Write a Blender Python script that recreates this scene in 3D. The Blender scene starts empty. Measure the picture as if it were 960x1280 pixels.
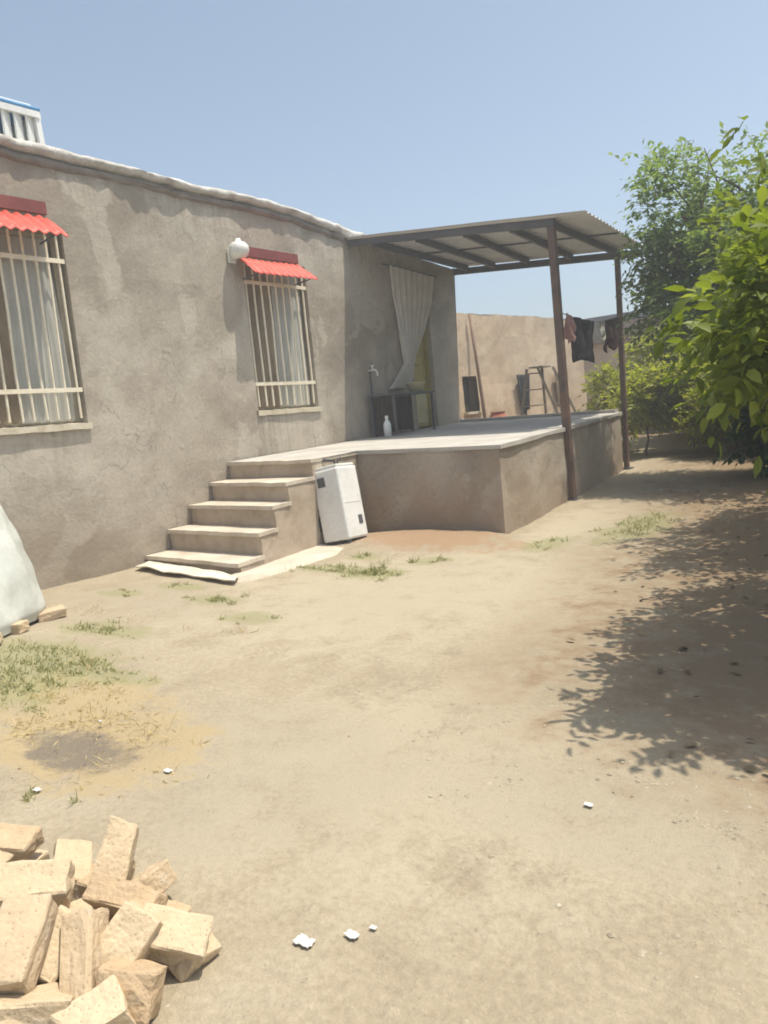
import bpy, bmesh, math, random
import numpy as np
from mathutils import Vector, Matrix, noise
R_ = math.radians
C = bpy.context.scene.collection
scene = bpy.context.scene

# ------------------------------------------------------------------ camera, sky, sun, exposure
FPX = 958.0
_Y = np.array([736., 188., -FPX]); _Y /= np.linalg.norm(_Y)
_X = np.array([1240., 0., FPX]); _X -= _Y * (_X @ _Y); _X /= np.linalg.norm(_X)
_Z = np.cross(_X, _Y)
ROT = np.array([_X, _Y, _Z])
EYE = np.array([0., 0., 1.3])
cam_d = bpy.data.cameras.new('camera'); cam = bpy.data.objects.new('camera', cam_d); C.objects.link(cam)
cam_d.sensor_fit = 'VERTICAL'; cam_d.sensor_height = 36; cam_d.lens = 36 * FPX / 1280
cam_d.clip_start = .05; cam_d.clip_end = 2000
cam.matrix_world = Matrix.Translation(Vector(EYE)) @ Matrix(ROT.tolist()).to_4x4()
scene.camera = cam

SUN_EL, SUN_AZ = 72.0, 25.0        # azimuth measured from +X towards +Y
w = bpy.data.worlds.new('World'); scene.world = w; w.use_nodes = True
nt = w.node_tree; nt.nodes.clear()
sky = nt.nodes.new('ShaderNodeTexSky'); sky.sky_type = 'NISHITA'; sky.sun_disc = False
sky.sun_elevation = R_(SUN_EL); sky.sun_rotation = R_(90 - SUN_AZ)
sky.altitude = 1200; sky.air_density = 1.0; sky.dust_density = 7.5; sky.ozone_density = 1.0
bg = nt.nodes.new('ShaderNodeBackground'); bg.inputs[1].default_value = .135
wo = nt.nodes.new('ShaderNodeOutputWorld')
hs = nt.nodes.new('ShaderNodeHueSaturation'); hs.inputs['Saturation'].default_value = .8
nt.links.new(sky.outputs[0], hs.inputs['Color']); 
tint = nt.nodes.new('ShaderNodeMix'); tint.data_type = 'RGBA'; tint.blend_type = 'MULTIPLY'; tint.inputs[0].default_value = 1; tint.inputs[7].default_value = (.97, 1.03, 1.0, 1)
nt.links.new(hs.outputs[0], tint.inputs[6]); nt.links.new(tint.outputs[2], bg.inputs[0]); nt.links.new(bg.outputs[0], wo.inputs[0])
sun_d = bpy.data.lights.new('sun', 'SUN'); sun_d.energy = 3.5; sun_d.angle = R_(.6); sun_d.color = (1, .92, .78)
sun = bpy.data.objects.new('sun', sun_d); C.objects.link(sun)
sd = Vector((math.cos(R_(SUN_EL)) * math.cos(R_(SUN_AZ)), math.cos(R_(SUN_EL)) * math.sin(R_(SUN_AZ)), math.sin(R_(SUN_EL))))
sun.rotation_euler = sd.to_track_quat('Z', 'Y').to_euler(); sun.location = (6, 4, 20)
vs = scene.view_settings
vs.view_transform = 'Standard'; vs.look = 'None'; vs.gamma = 1; vs.use_curve_mapping = False; vs.exposure = 0.57
scene.cycles.filter_width = 1.8
scene.cycles.max_bounces = 8; scene.cycles.transparent_max_bounces = 12

# ------------------------------------------------------------------ helpers
def n3(x, y, z=0.0, s=1.0):
    return noise.noise(Vector((x * s + 13.7, y * s - 4.1, z * s + 2.3)))

def zg(x, y):
    """height of the yard ground: level near the house, rising gently at the far end"""
    return .042 * min(max(y - 7, 0), 9)

def zt(x, y):
    """top of the terrace floor, sloped slightly for drainage"""
    return .96 + .027 * (y - 6) - .018 * (x + 6.92)

class MB:
    def __init__(s): s.v = []; s.f = []
    def add(s, vs_, fs):
        o = len(s.v); s.v += [tuple(p) for p in vs_]; s.f += [tuple(i + o for i in f) for f in fs]; return s
    def box(s, c, d, rot=None):
        h = [k / 2 for k in d]; M = rot if rot is not None else Matrix.Identity(3); c = Vector(c)
        P = [c + M @ Vector((sx * h[0], sy * h[1], sz * h[2])) for sx in (-1, 1) for sy in (-1, 1) for sz in (-1, 1)]
        return s.add(P, [(0, 1, 3, 2), (4, 6, 7, 5), (0, 4, 5, 1), (2, 3, 7, 6), (0, 2, 6, 4), (1, 5, 7, 3)])
    def bar(s, a, b, wd, ht, up=(0, 0, 1)):
        a = Vector(a); b = Vector(b); t = (b - a).normalized(); u = Vector(up)
        if abs(t.dot(u)) > .95: u = Vector((1, 0, 0))
        r = t.cross(u).normalized(); u = r.cross(t).normalized()
        P = []
        for p in (a, b):
            for sr, su in ((-1, -1), (1, -1), (1, 1), (-1, 1)): P.append(p + r * wd / 2 * sr + u * ht / 2 * su)
        return s.add(P, [(0, 1, 2, 3)[::-1], (4, 5, 6, 7), (0, 4, 7, 3)[::-1], (1, 2, 6, 5)[::-1], (0, 1, 5, 4)[::-1], (3, 7, 6, 2)[::-1]])
    def tube(s, pts, rad, n=8, cap=True):
        pts = [Vector(p) for p in pts]; k = len(pts)
        if not hasattr(rad, '__len__'): rad = [rad] * k
        o = len(s.v); prev = None
        for i, p in enumerate(pts):
            t = (pts[min(i + 1, k - 1)] - pts[max(i - 1, 0)]).normalized()
            u = prev if prev is not None else Vector((0, 0, 1))
            if abs(t.dot(u)) > .9: u = Vector((1, 0, 0)) if abs(t.x) < .9 else Vector((0, 1, 0))
            r = t.cross(u).normalized(); u = r.cross(t).normalized(); prev = u
            for j in range(n):
                a = 2 * math.pi * j / n
                s.v.append(tuple(p + (r * math.cos(a) + u * math.sin(a)) * rad[i]))
        for i in range(k - 1):
            for j in range(n):
                s.f.append((o + i * n + j, o + i * n + (j + 1) % n, o + (i + 1) * n + (j + 1) % n, o + (i + 1) * n + j))
        if cap:
            s.f.append(tuple(o + j for j in range(n))[::-1]); s.f.append(tuple(o + (k - 1) * n + j for j in range(n)))
        return s
    def lathe(s, prof, c=(0, 0, 0), n=20):
        o = len(s.v)
        for r, z in prof:
            for j in range(n):
                a = 2 * math.pi * j / n
                s.v.append((c[0] + r * math.cos(a), c[1] + r * math.sin(a), c[2] + z))
        for i in range(len(prof) - 1):
            for j in range(n):
                s.f.append((o + i * n + j, o + i * n + (j + 1) % n, o + (i + 1) * n + (j + 1) % n, o + (i + 1) * n + j))
        return s
    def sheet(s, fn, nu, nv):
        o = len(s.v)
        for i in range(nu + 1):
            for j in range(nv + 1): s.v.append(tuple(fn(i / nu, j / nv)))
        for i in range(nu):
            for j in range(nv):
                a = o + i * (nv + 1) + j; s.f.append((a, a + nv + 1, a + nv + 2, a + 1))
        return s
    def build(s, name, m, parent=None, smooth=False, bevel=0, solid=0, origin=None):
        vv = s.v
        if parent is not None and parent.type == 'EMPTY':
            origin = origin or parent.location
        if origin is not None: vv = [(p[0] - origin[0], p[1] - origin[1], p[2] - origin[2]) for p in vv]
        me = bpy.data.meshes.new(name); me.from_pydata(vv, [], s.f); me.update()
        o = bpy.data.objects.new(name, me); C.objects.link(o)
        if m is not None:
            for x in (m if isinstance(m, (list, tuple)) else [m]): me.materials.append(x)
        if parent is not None: o.parent = parent
        elif origin is not None: o.location = origin
        if smooth: me.polygons.foreach_set('use_smooth', [True] * len(me.polygons))
        if bevel:
            b = o.modifiers.new('bevel', 'BEVEL'); b.width = bevel; b.segments = 2; b.limit_method = 'ANGLE'
        if solid:
            b = o.modifiers.new('solid', 'SOLIDIFY'); b.thickness = solid; b.offset = 0
        return o

def tag(o, label, cat, group=None, kind=None):
    if label: o['label'] = label
    if cat: o['category'] = cat
    if group: o['group'] = group
    if kind: o['kind'] = kind
    return o

def thing(name, label, cat, loc=(0, 0, 0), group=None):
    o = bpy.data.objects.new(name, None); C.objects.link(o); o.location = loc; o.empty_display_size = .1
    return tag(o, label, cat, group)

# ---- materials
def newmat(name):
    m = bpy.data.materials.new(name); m.use_nodes = True
    return m, m.node_tree, m.node_tree.nodes['Principled BSDF']

def nz(t, vec, scale, detail=6, rough=.6, dist=0):
    n = t.nodes.new('ShaderNodeTexNoise'); n.inputs['Scale'].default_value = scale; n.inputs['Detail'].default_value = detail
    n.inputs['Roughness'].default_value = rough; n.inputs['Distortion'].default_value = dist
    t.links.new(vec, n.inputs['Vector']); return n.outputs['Fac']

def ramp(t, fac, stops):
    r = t.nodes.new('ShaderNodeValToRGB'); e = r.color_ramp.elements
    while len(e) < len(stops): e.new(.5)
    for k, (p, c) in zip(e, stops):
        k.position = p; k.color = (*c, 1) if len(c) == 3 else c
    t.links.new(fac, r.inputs[0]); return r.outputs[0]

def mix(t, fac, a, b, mode='MIX'):
    n = t.nodes.new('ShaderNodeMix'); n.data_type = 'RGBA'; n.blend_type = mode
    for sock, v in ((n.inputs[0], fac), (n.inputs[6], a), (n.inputs[7], b)):
        if isinstance(v, bpy.types.NodeSocket): t.links.new(v, sock)
        elif isinstance(v, (int, float)): sock.default_value = v
        else: sock.default_value = (*v, 1)
    return n.outputs[2]

def maths(t, op, a, b=None, clamp=False):
    n = t.nodes.new('ShaderNodeMath'); n.operation = op; n.use_clamp = clamp
    for i, v in enumerate((a, b)):
        if v is None: continue
        if isinstance(v, bpy.types.NodeSocket): t.links.new(v, n.inputs[i])
        else: n.inputs[i].default_value = v
    return n.outputs[0]

def bump(t, p, h, strength=.4, dist=.02):
    b = t.nodes.new('ShaderNodeBump'); b.inputs['Strength'].default_value = strength; b.inputs['Distance'].default_value = dist
    t.links.new(h, b.inputs['Height']); t.links.new(b.outputs[0], p.inputs['Normal'])

def pos(t): return t.nodes.new('ShaderNodeNewGeometry').outputs['Position']
def objco(t): return t.nodes.new('ShaderNodeTexCoord').outputs['Object']

def mottled(name, cols, scale=3, rough=.85, bscale=40, bstr=.25, bdist=.01, metallic=0, world=True, fine=.35):
    m, t, p = newmat(name)
    co = pos(t) if world else objco(t)
    k = len(cols)
    a = ramp(t, nz(t, co, scale, 8, .62, .3), [(.3 + .4 * i / max(k - 1, 1), c) for i, c in enumerate(cols)])
    f = ramp(t, nz(t, co, scale * 9, 5, .7), [(.3, (.72,) * 3), (.7, (1.18,) * 3)])
    c = mix(t, fine, a, mix(t, 1.0, a, f, 'MULTIPLY'))
    t.links.new(c, p.inputs['Base Color']); p.inputs['Roughness'].default_value = rough; p.inputs['Metallic'].default_value = metallic
    bump(t, p, nz(t, co, bscale, 6, .65), bstr, bdist)
    return m

def plaster(name, base, light, dark, damp=None, wins=None):
    m, t, p = newmat(name); co = pos(t)
    big = nz(t, co, .8, 7, .58, .35); mid = nz(t, co, 3.1, 8, .62, .1); fine = nz(t, co, 26, 6, .7)
    c = ramp(t, big, [(.40, dark), (.5, base), (.60, light)])
    c = mix(t, .4, c, ramp(t, mid, [(.32, dark), (.5, base), (.7, light)]))
    patch = ramp(t, nz(t, co, 1.2, 5, .55, .3), [(.585, (0, 0, 0)), (.61, (1, 1, 1))])
    c = mix(t, maths(t, 'MULTIPLY', patch, .55), c, light)
    c = mix(t, .5, c, mix(t, 1., c, ramp(t, fine, [(.3, (.72,) * 3), (.7, (1.2,) * 3)]), 'MULTIPLY'))
    if damp is not None:
        sx = t.nodes.new('ShaderNodeSeparateXYZ'); t.links.new(co, sx.inputs[0])
        hgt = maths(t, 'ADD', maths(t, 'MULTIPLY', sx.outputs[2], 1.15), maths(t, 'MULTIPLY', maths(t, 'SUBTRACT', mid, .5), -2.4))
        wet = ramp(t, hgt, [(.1, (1, 1, 1)), (.95, (0, 0, 0))])
        c = mix(t, maths(t, 'MULTIPLY', wet, .62), c, damp)
    if wins:
        sx = t.nodes.new('ShaderNodeSeparateXYZ'); t.links.new(co, sx.inputs[0])
        mp = t.nodes.new('ShaderNodeMapping'); mp.inputs['Scale'].default_value = (1, 7, .35); t.links.new(co, mp.inputs[0])
        streak = nz(t, mp.outputs[0], 2.2, 5, .6)
        for (a, b_) in wins:
            fy = t.nodes.new('ShaderNodeMapRange'); fy.interpolation_type = 'SMOOTHSTEP'
            d = maths(t, 'ABSOLUTE', maths(t, 'SUBTRACT', sx.outputs[1], (a + b_) / 2))
            t.links.new(d, fy.inputs[0]); fy.inputs[1].default_value = (b_ - a) / 2 + .12; fy.inputs[2].default_value = (b_ - a) / 2 - .1
            fz = t.nodes.new('ShaderNodeMapRange'); t.links.new(sx.outputs[2], fz.inputs[0]); fz.inputs[1].default_value = .55; fz.inputs[2].default_value = 1.45
            below = maths(t, 'LESS_THAN', sx.outputs[2], 1.5)
            k = maths(t, 'MULTIPLY', maths(t, 'MULTIPLY', fy.outputs[0], fz.outputs[0]), below)
            k = maths(t, 'MULTIPLY', k, ramp(t, streak, [(.42, (0, 0, 0)), (.62, (.75,) * 3)]))
            c = mix(t, k, c, light)
        # rain streaks under the roof edge
        fz = t.nodes.new('ShaderNodeMapRange'); t.links.new(sx.outputs[2], fz.inputs[0]); fz.inputs[1].default_value = 3.1; fz.inputs[2].default_value = 3.95
        c = mix(t, maths(t, 'MULTIPLY', fz.outputs[0], ramp(t, streak, [(.45, (0, 0, 0)), (.65, (.6,) * 3)])), c, dark)
    vo = t.nodes.new('ShaderNodeTexVoronoi'); vo.feature = 'DISTANCE_TO_EDGE'; vo.inputs['Scale'].default_value = .75
    wv = t.nodes.new('ShaderNodeVectorMath'); wv.operation = 'ADD'
    nn = t.nodes.new('ShaderNodeTexNoise'); nn.inputs['Scale'].default_value = 3.0; nn.inputs['Detail'].default_value = 6; t.links.new(co, nn.inputs['Vector'])
    t.links.new(co, wv.inputs[0]); t.links.new(nn.outputs['Color'], wv.inputs[1]); t.links.new(wv.outputs[0], vo.inputs['Vector'])
    crack = ramp(t, vo.outputs['Distance'], [(.002, (.55,) * 3), (.006, (0, 0, 0))])
    crack = maths(t, 'MULTIPLY', crack, ramp(t, big, [(.48, (0, 0, 0)), (.56, (1, 1, 1))]))
    c = mix(t, crack, c, (.09, .07, .055))
    t.links.new(c, p.inputs['Base Color']); p.inputs['Roughness'].default_value = .93
    hsum = maths(t, 'ADD', maths(t, 'MULTIPLY', mid, .8), maths(t, 'MULTIPLY', fine, .3))
    hsum = maths(t, 'ADD', hsum, maths(t, 'MULTIPLY', patch, .05))
    bump(t, p, hsum, .55, .035)
    return m

def leafmat(name, c1, c2, c3, trans=.45):
    m, t, p = newmat(name)
    g = t.nodes.new('ShaderNodeNewGeometry')
    c = ramp(t, g.outputs['Random Per Island'], [(.05, c1), (.55, c2), (.97, c3)])
    t.links.new(c, p.inputs['Base Color']); p.inputs['Roughness'].default_value = .5
    tr = t.nodes.new('ShaderNodeBsdfTranslucent')
    tc = mix(t, 1., c, (1.25, 1.3, .65), 'MULTIPLY'); t.links.new(tc, tr.inputs[0])
    ms = t.nodes.new('ShaderNodeMixShader'); ms.inputs[0].default_value = trans
    out = t.nodes['Material Output']
    t.links.new(p.outputs[0], ms.inputs[1]); t.links.new(tr.outputs[0], ms.inputs[2]); t.links.new(ms.outputs[0], out.inputs[0])
    return m

def cloth(name, c1, c2, trans=.25, scale=6):
    m, t, p = newmat(name); co = pos(t)
    c = ramp(t, nz(t, co, scale, 5, .6), [(.35, c1), (.65, c2)])
    t.links.new(c, p.inputs['Base Color']); p.inputs['Roughness'].default_value = .9
    bump(t, p, nz(t, co, 220, 2), .15, .003)
    tr = t.nodes.new('ShaderNodeBsdfTranslucent'); t.links.new(c, tr.inputs[0])
    ms = t.nodes.new('ShaderNodeMixShader'); ms.inputs[0].default_value = trans
    t.links.new(p.outputs[0], ms.inputs[1]); t.links.new(tr.outputs[0], ms.inputs[2])
    t.links.new(ms.outputs[0], t.nodes['Material Output'].inputs[0])
    return m

M = {}
M['wall'] = plaster('mud_plaster', (.365, .32, .26), (.48, .435, .365), (.265, .228, .18), (.27, .215, .16), [(3.14, 4.30), (6.60, 7.70)])
M['terrace'] = plaster('terrace_plaster', (.37, .32, .26), (.46, .41, .345), (.265, .215, .165), (.28, .19, .12))
M['step'] = mottled('step_concrete', [(.34, .27, .20), (.42, .345, .265), (.48, .405, .325)], 4, .9)
M['tread'] = mottled('tread_concrete', [(.44, .37, .29), (.54, .475, .385), (.61, .55, .46)], 3, .85)
M['floor'] = mottled('floor_concrete', [(.38, .35, .31), (.46, .435, .395), (.53, .505, .465)], 2.2, .85, 60, .15)
M['coping'] = mottled('roof_edge_lime', [(.33, .30, .26), (.52, .50, .46), (.68, .67, .64)], 3.5, .9, 22, .7, .03)
M['underedge'] = mottled('roof_edge_shade', [(.15, .13, .11), (.22, .19, .16), (.28, .25, .21)], 5, .95, 25, .6, .03)  # dark tone paints in the shade below the roof edge
M['cream'] = mottled('cream_paint', [(.66, .59, .44), (.77, .70, .55), (.80, .74, .61)], 8, .5, 90, .1)
M['sill'] = mottled('sill_stone', [(.42, .36, .26), (.55, .49, .37), (.62, .57, .46)], 7, .8)
M['red'] = mottled('red_painted_sheet', [(.50, .06, .04), (.60, .08, .055), (.64, .14, .10)], 6, .55, 60, .08)
M['darkred'] = mottled('dark_red_board', [(.14, .035, .03), (.18, .045, .038), (.22, .06, .048)], 5, .7)
M['ladder'] = mottled('dusty_ladder_metal', [(.20, .165, .13), (.28, .235, .19), (.33, .28, .23)], 7, .6)
M['pipe'] = mottled('brown_pipe', [(.20, .125, .085), (.26, .165, .115), (.30, .20, .15)], 7, .8)
M['steel'] = mottled('rusty_steel', [(.065, .07, .082), (.09, .094, .106), (.115, .112, .112)], 6, .6, 50, .2)
M['postpaint'] = mottled('rusty_post', [(.075, .052, .042), (.12, .075, .055), (.17, .095, .06)], 6, .65, 50, .25)
M['sheet'] = mottled('galvanised_sheet', [(.50, .505, .51), (.58, .58, .575), (.63, .62, .60)], 2.5, .55, 40, .08, .01, .05)
M['white'] = mottled('white_enamel', [(.66, .66, .64), (.76, .76, .74), (.80, .80, .78)], 4, .35, 40, .04)
M['whitedirt'] = mottled('aged_white_plastic', [(.60, .60, .56), (.72, .73, .69), (.78, .79, .76)], 3.5, .55, 14, .12)
M['sack'] = mottled('woven_white_sack', [(.46, .47, .43), (.57, .59, .55), (.64, .66, .62)], 2.5, .6, 130, .12, .01)
M['blue'] = mottled('blue_plastic', [(.06, .20, .42), (.09, .27, .52), (.14, .34, .58)], 5, .5)
M['dark'] = mottled('dark_interior', [(.02, .016, .012), (.035, .027, .02), (.05, .04, .03)], 5, .8)
M['black'] = mottled('black_rubber', [(.012, .012, .013), (.02, .02, .022), (.032, .03, .03)], 5, .7)
M['door'] = mottled('yellow_green_door', [(.32, .26, .06), (.42, .35, .09), (.48, .41, .14)], 5, .55)
M['doorpanel'] = mottled('pale_door_panel', [(.44, .40, .22), (.52, .48, .28), (.57, .53, .33)], 5, .55)
M['mud'] = plaster('sunlit_mud_wall', (.56, .43, .30), (.64, .52, .38), (.46, .34, .23), (.47, .33, .22))
M['brownhouse'] = plaster('brown_brick_wall', (.25, .175, .12), (.36, .27, .19), (.16, .105, .07))
M['bark'] = mottled('grey_bark', [(.07, .052, .038), (.12, .09, .068), (.18, .145, .11)], 9, .95, 30, .8, .03)
def brickmat():
    m, t, p = newmat('tan_brick'); co = objco(t)
    oi = t.nodes.new('ShaderNodeObjectInfo')
    base = ramp(t, oi.outputs['Random'], [(0, (.47, .345, .215)), (.35, (.53, .415, .275)), (.7, (.58, .47, .32)), (1, (.49, .375, .25))])
    c = mix(t, .75, base, mix(t, 1., base, ramp(t, nz(t, co, 14, 7, .65), [(.3, (.84, .81, .77)), (.5, (1, 1, 1)), (.72, (1.08, 1.07, 1.06))]), 'MULTIPLY'))
    dust = ramp(t, nz(t, co, 9, 4, .6, .5), [(.56, (0, 0, 0)), (.66, (.55,) * 3)])
    c = mix(t, dust, c, (.50, .44, .35))
    v = t.nodes.new('ShaderNodeTexVoronoi'); v.inputs['Scale'].default_value = 70; t.links.new(co, v.inputs['Vector'])
    pore = ramp(t, v.outputs['Distance'], [(.10, (.55,) * 3), (.24, (1, 1, 1))])
    c = mix(t, .7, c, mix(t, 1., c, pore, 'MULTIPLY'))
    t.links.new(c, p.inputs['Base Color']); p.inputs['Roughness'].default_value = .95
    h = maths(t, 'ADD', maths(t, 'MULTIPLY', nz(t, co, 55, 7, .7), 1.0), maths(t, 'MULTIPLY', v.outputs['Distance'], .5))
    h = maths(t, 'ADD', h, maths(t, 'MULTIPLY', nz(t, co, 16, 4, .6), 1.4))
    bump(t, p, h, .55, .010); return m
M['brick'] = brickmat()
M['paper'] = mottled('white_scrap', [(.58, .57, .54), (.68, .67, .64)], 9, .8)
M['mat'] = cloth('pale_mat', (.58, .52, .42), (.72, .66, .55), .05, 5)
M['curtain'] = cloth('beige_curtain', (.70, .65, .57), (.78, .74, .67), .3)
M['wincurtain'] = cloth('grey_window_curtain', (.62, .62, .57), (.72, .72, .67), .35, 3)
M['brocurtain'] = cloth('brown_window_curtain', (.30, .235, .16), (.40, .32, .22), .25, 3)
M['blackcloth'] = cloth('black_cloth', (.010, .010, .013), (.02, .02, .024), .05)
M['maroon'] = cloth('dark_maroon_cloth', (.035, .012, .012), (.06, .022, .02), .1)
M['pink'] = cloth('faded_pink_cloth', (.42, .22, .20), (.5, .3, .27), .3)
M['rope'] = mottled('rope', [(.25, .22, .18), (.35, .31, .26)], 8, .9)
M['redplastic'] = mottled('red_clay', [(.28, .08, .045), (.38, .12, .07)], 6, .8)
M['bottle'] = mottled('white_bottle_plastic', [(.66, .68, .66), (.76, .78, .76)], 6, .35)
M['leaf_near'] = leafmat('near_leaf', (.10, .14, .016), (.165, .21, .028), (.25, .29, .055), .5)
M['leaf_mid'] = leafmat('mid_leaf', (.11, .175, .06), (.17, .24, .085), (.23, .29, .12), .55)
M['leaf_dark'] = leafmat('dark_leaf', (.035, .068, .018), (.055, .10, .027), (.085, .14, .04), .4)
M['leaf_yellow'] = leafmat('yellow_green_leaf', (.21, .23, .02), (.30, .32, .035), (.38, .39, .06), .58)
M['grass'] = leafmat('dusty_grass', (.25, .25, .11), (.33, .33, .155), (.42, .39, .21), .25)
M['dryleaf'] = leafmat('dry_leaf', (.10, .065, .035), (.17, .115, .06), (.27, .20, .11), .15)
M['straw'] = leafmat('dry_straw', (.38, .29, .12), (.48, .37, .17), (.55, .45, .24), .2)
def glassmat():
    m, t, p = newmat('window_glass')
    tr = t.nodes.new('ShaderNodeBsdfTransparent'); tr.inputs[0].default_value = (.86, .90, .88, 1)
    gl = t.nodes.new('ShaderNodeBsdfGlossy'); gl.inputs['Roughness'].default_value = .08
    fr = t.nodes.new('ShaderNodeFresnel'); fr.inputs[0].default_value = 1.45
    ms = t.nodes.new('ShaderNodeMixShader')
    t.links.new(fr.outputs[0], ms.inputs[0]); t.links.new(tr.outputs[0], ms.inputs[1]); t.links.new(gl.outputs[0], ms.inputs[2])
    t.links.new(ms.outputs[0], t.nodes['Material Output'].inputs[0]); return m
M['glass'] = glassmat()

# ------------------------------------------------------------------ ground
def ground_material():
    m, t, p = newmat('dry_yard_earth'); co = pos(t)
    def att(n):
        a = t.nodes.new('ShaderNodeAttribute'); a.attribute_name = n; return a.outputs['Fac']
    big = nz(t, co, .55, 7, .6, .5); mid = nz(t, co, 3.2, 8, .65, .3); fine = nz(t, co, 38, 7, .72); peb = nz(t, co, 120, 3, .6)
    c = ramp(t, big, [(.33, (.315, .265, .19)), (.5, (.365, .31, .225)), (.68, (.40, .345, .255))])
    c = mix(t, .5, c, ramp(t, mid, [(.3, (.275, .225, .152)), (.5, (.375, .315, .22)), (.7, (.44, .38, .28))]))
    c = mix(t, .6, c, mix(t, 1., c, ramp(t, fine, [(.28, (.62,) * 3), (.72, (1.25,) * 3)]), 'MULTIPLY'))
    c = mix(t, ramp(t, peb, [(.66, (0, 0, 0)), (.72, (.5, .5, .5))]), c, (.5, .47, .41))
    c = mix(t, ramp(t, peb, [(.26, (.3,) * 3), (.31, (0, 0, 0))]), c, (.22, .18, .13))
    mid2 = nz(t, co, 7.5, 7, .7, .2)
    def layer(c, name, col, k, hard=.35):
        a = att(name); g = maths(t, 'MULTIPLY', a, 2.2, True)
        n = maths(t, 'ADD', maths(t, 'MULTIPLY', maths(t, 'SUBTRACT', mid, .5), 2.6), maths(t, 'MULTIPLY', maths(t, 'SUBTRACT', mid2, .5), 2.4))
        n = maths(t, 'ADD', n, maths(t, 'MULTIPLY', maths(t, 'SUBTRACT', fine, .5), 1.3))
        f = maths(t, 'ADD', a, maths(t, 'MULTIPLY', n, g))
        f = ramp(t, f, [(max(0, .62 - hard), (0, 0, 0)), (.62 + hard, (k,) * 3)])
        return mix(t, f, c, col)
    c = layer(c, 'pale', (.43, .375, .275), .7, .45)
    c = layer(c, 'grey', (.345, .30, .225), .5, .45)
    c = layer(c, 'soil', (.32, .21, .13), .9, .3)
    c = layer(c, 'reddish', (.25, .178, .112), .95, .5)  # reddish-brown soil, also laid over the tree shade to darken and warm it
    c = layer(c, 'straw', (.40, .305, .165), .7, .3)
    c = layer(c, 'green', (.26, .255, .13), .65, .3)
    c = layer(c, 'ash', (.15, .13, .11), .8, .35)
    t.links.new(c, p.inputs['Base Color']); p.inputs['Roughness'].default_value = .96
    p.inputs['Specular IOR Level'].default_value = .2
    h = maths(t, 'ADD', maths(t, 'MULTIPLY', mid, 1.5), maths(t, 'MULTIPLY', fine, .55))
    h = maths(t, 'ADD', h, maths(t, 'MULTIPLY', peb, .35))
    bump(t, p, h, .55, .03)
    return m
GRASS = [  # x, y, radius x, radius y, blades, height
    (-4.1, 5.0, .34, .22, 520, .075), (-4.55, 5.05, .5, .12, 420, .05), (-3.85, 5.55, .22, .16, 160, .05), (-2.6, 7.3, .3, .75, 700, .06),
    (-4.75, 3.85, .32, .12, 330, .05), (-4.9, 2.95, .5, .16, 420, .045), (-4.7, 2.35, .75, .32, 1100, .05), (-4.25, 2.2, .42, .2, 520, .05),
    (-4.4, 1.9, .6, .22, 650, .05), (-4.0, 2.35, .5, .1, 260, .04), (-4.6, 5.55, .18, .12, 120, .05), (-5.9, 3.75, .25, .1, 120, .04),
    (-3.1, 6.5, .2, .4, 160, .05), (-2.75, 1.35, .18, .06, 70, .04), (-4.0, 3.5, .25, .14, 110, .035), (-5.5, 4.1, .3, .1, 130, .035)]
def blob(x, y, cx, cy, rx, ry):
    return max(0.0, 1.25 - ((x - cx) / rx) ** 2 * .75 - ((y - cy) / ry) ** 2 * .75)
def axis(lo, a, b, hi, st):
    out = []; k = st
    v = a
    while v > lo: v -= k; k *= 1.35; out.append(v)
    out = out[::-1]; n = int((b - a) / st); out += [a + i * (b - a) / n for i in range(n + 1)]
    k = st; v = b
    while v < hi: v += k; k *= 1.35; out.append(v)
    return out
xs = axis(-150, -8.2, 3.0, 150, .07); ys = axis(-150, -.5, 16.0, 150, .07)
gv = []; lay = {k: [] for k in ('soil', 'reddish', 'straw', 'ash', 'green', 'grey', 'pale')}
for y in ys:
    for x in xs:
        near = -8.3 < x < 3.1 and -.6 < y < 16.1
        z = zg(x, y)
        if near:
            z += .018 * n3(x, y, 0, 1.3) + .010 * n3(x, y, 5, 4) + .005 * n3(x, y, 9, 11)
            edge = min(1, max(0, 3.1 - x), max(0, y + .6))
            z -= 0.0 * edge
            z += .07 * blob(x, y, -4.6, 6.35, 1.0, .6) * (1 if y < 6.75 else .2)      # earth heaped at the terrace foot
            z -= .035 * blob(x, y, -3.1, 1.7, .35, .25)
        gv.append((x, y, z))
        if near:
            lay['soil'].append(blob(x, y, -4.35, 6.3, 1.05, .5))
            lay['reddish'].append(min(1.2, max(0, .66 + (y - 5.0) * .15 + (x + 1.8) * .65)) * min(1, max(0, (y - 2.0) / 1.2)))  # follows the ground shaded by the trees
            lay['straw'].append(max(blob(x, y, -3.3, 1.75, .85, .42), blob(x, y, -3.75, 2.05, .7, .3)))
            lay['ash'].append(blob(x, y, -3.12, 1.68, .36, .17))
            lay['green'].append(max(blob(x, y, g[0], g[1], g[2] * 1.1, g[3] * 1.1) for g in GRASS if g[4] > 100))
            lay['grey'].append(max(blob(x, y, -2.3, 1.9, .8, .55), blob(x, y, -1.0, 2.2, .9, .3) * .8, blob(x, y, -5.6, 3.6, 1.2, .6) * .8))
            lay['pale'].append(max(blob(x, y, -3.4, 4.5, 1.6, 1.5), blob(x, y, -3.2, 7.4, .5, 1.2), blob(x, y, -1.6, 2.2, 1.0, .9) * .8))
        else:
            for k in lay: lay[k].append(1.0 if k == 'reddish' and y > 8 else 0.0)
nx = len(xs); gf = [(j * nx + i, j * nx + i + 1, (j + 1) * nx + i + 1, (j + 1) * nx + i) for j in range(len(ys) - 1) for i in range(nx - 1)]
gm = MB(); gm.v = gv; gm.f = gf
ground = gm.build('ground', ground_material(), smooth=True); ground['kind'] = 'structure'
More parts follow.
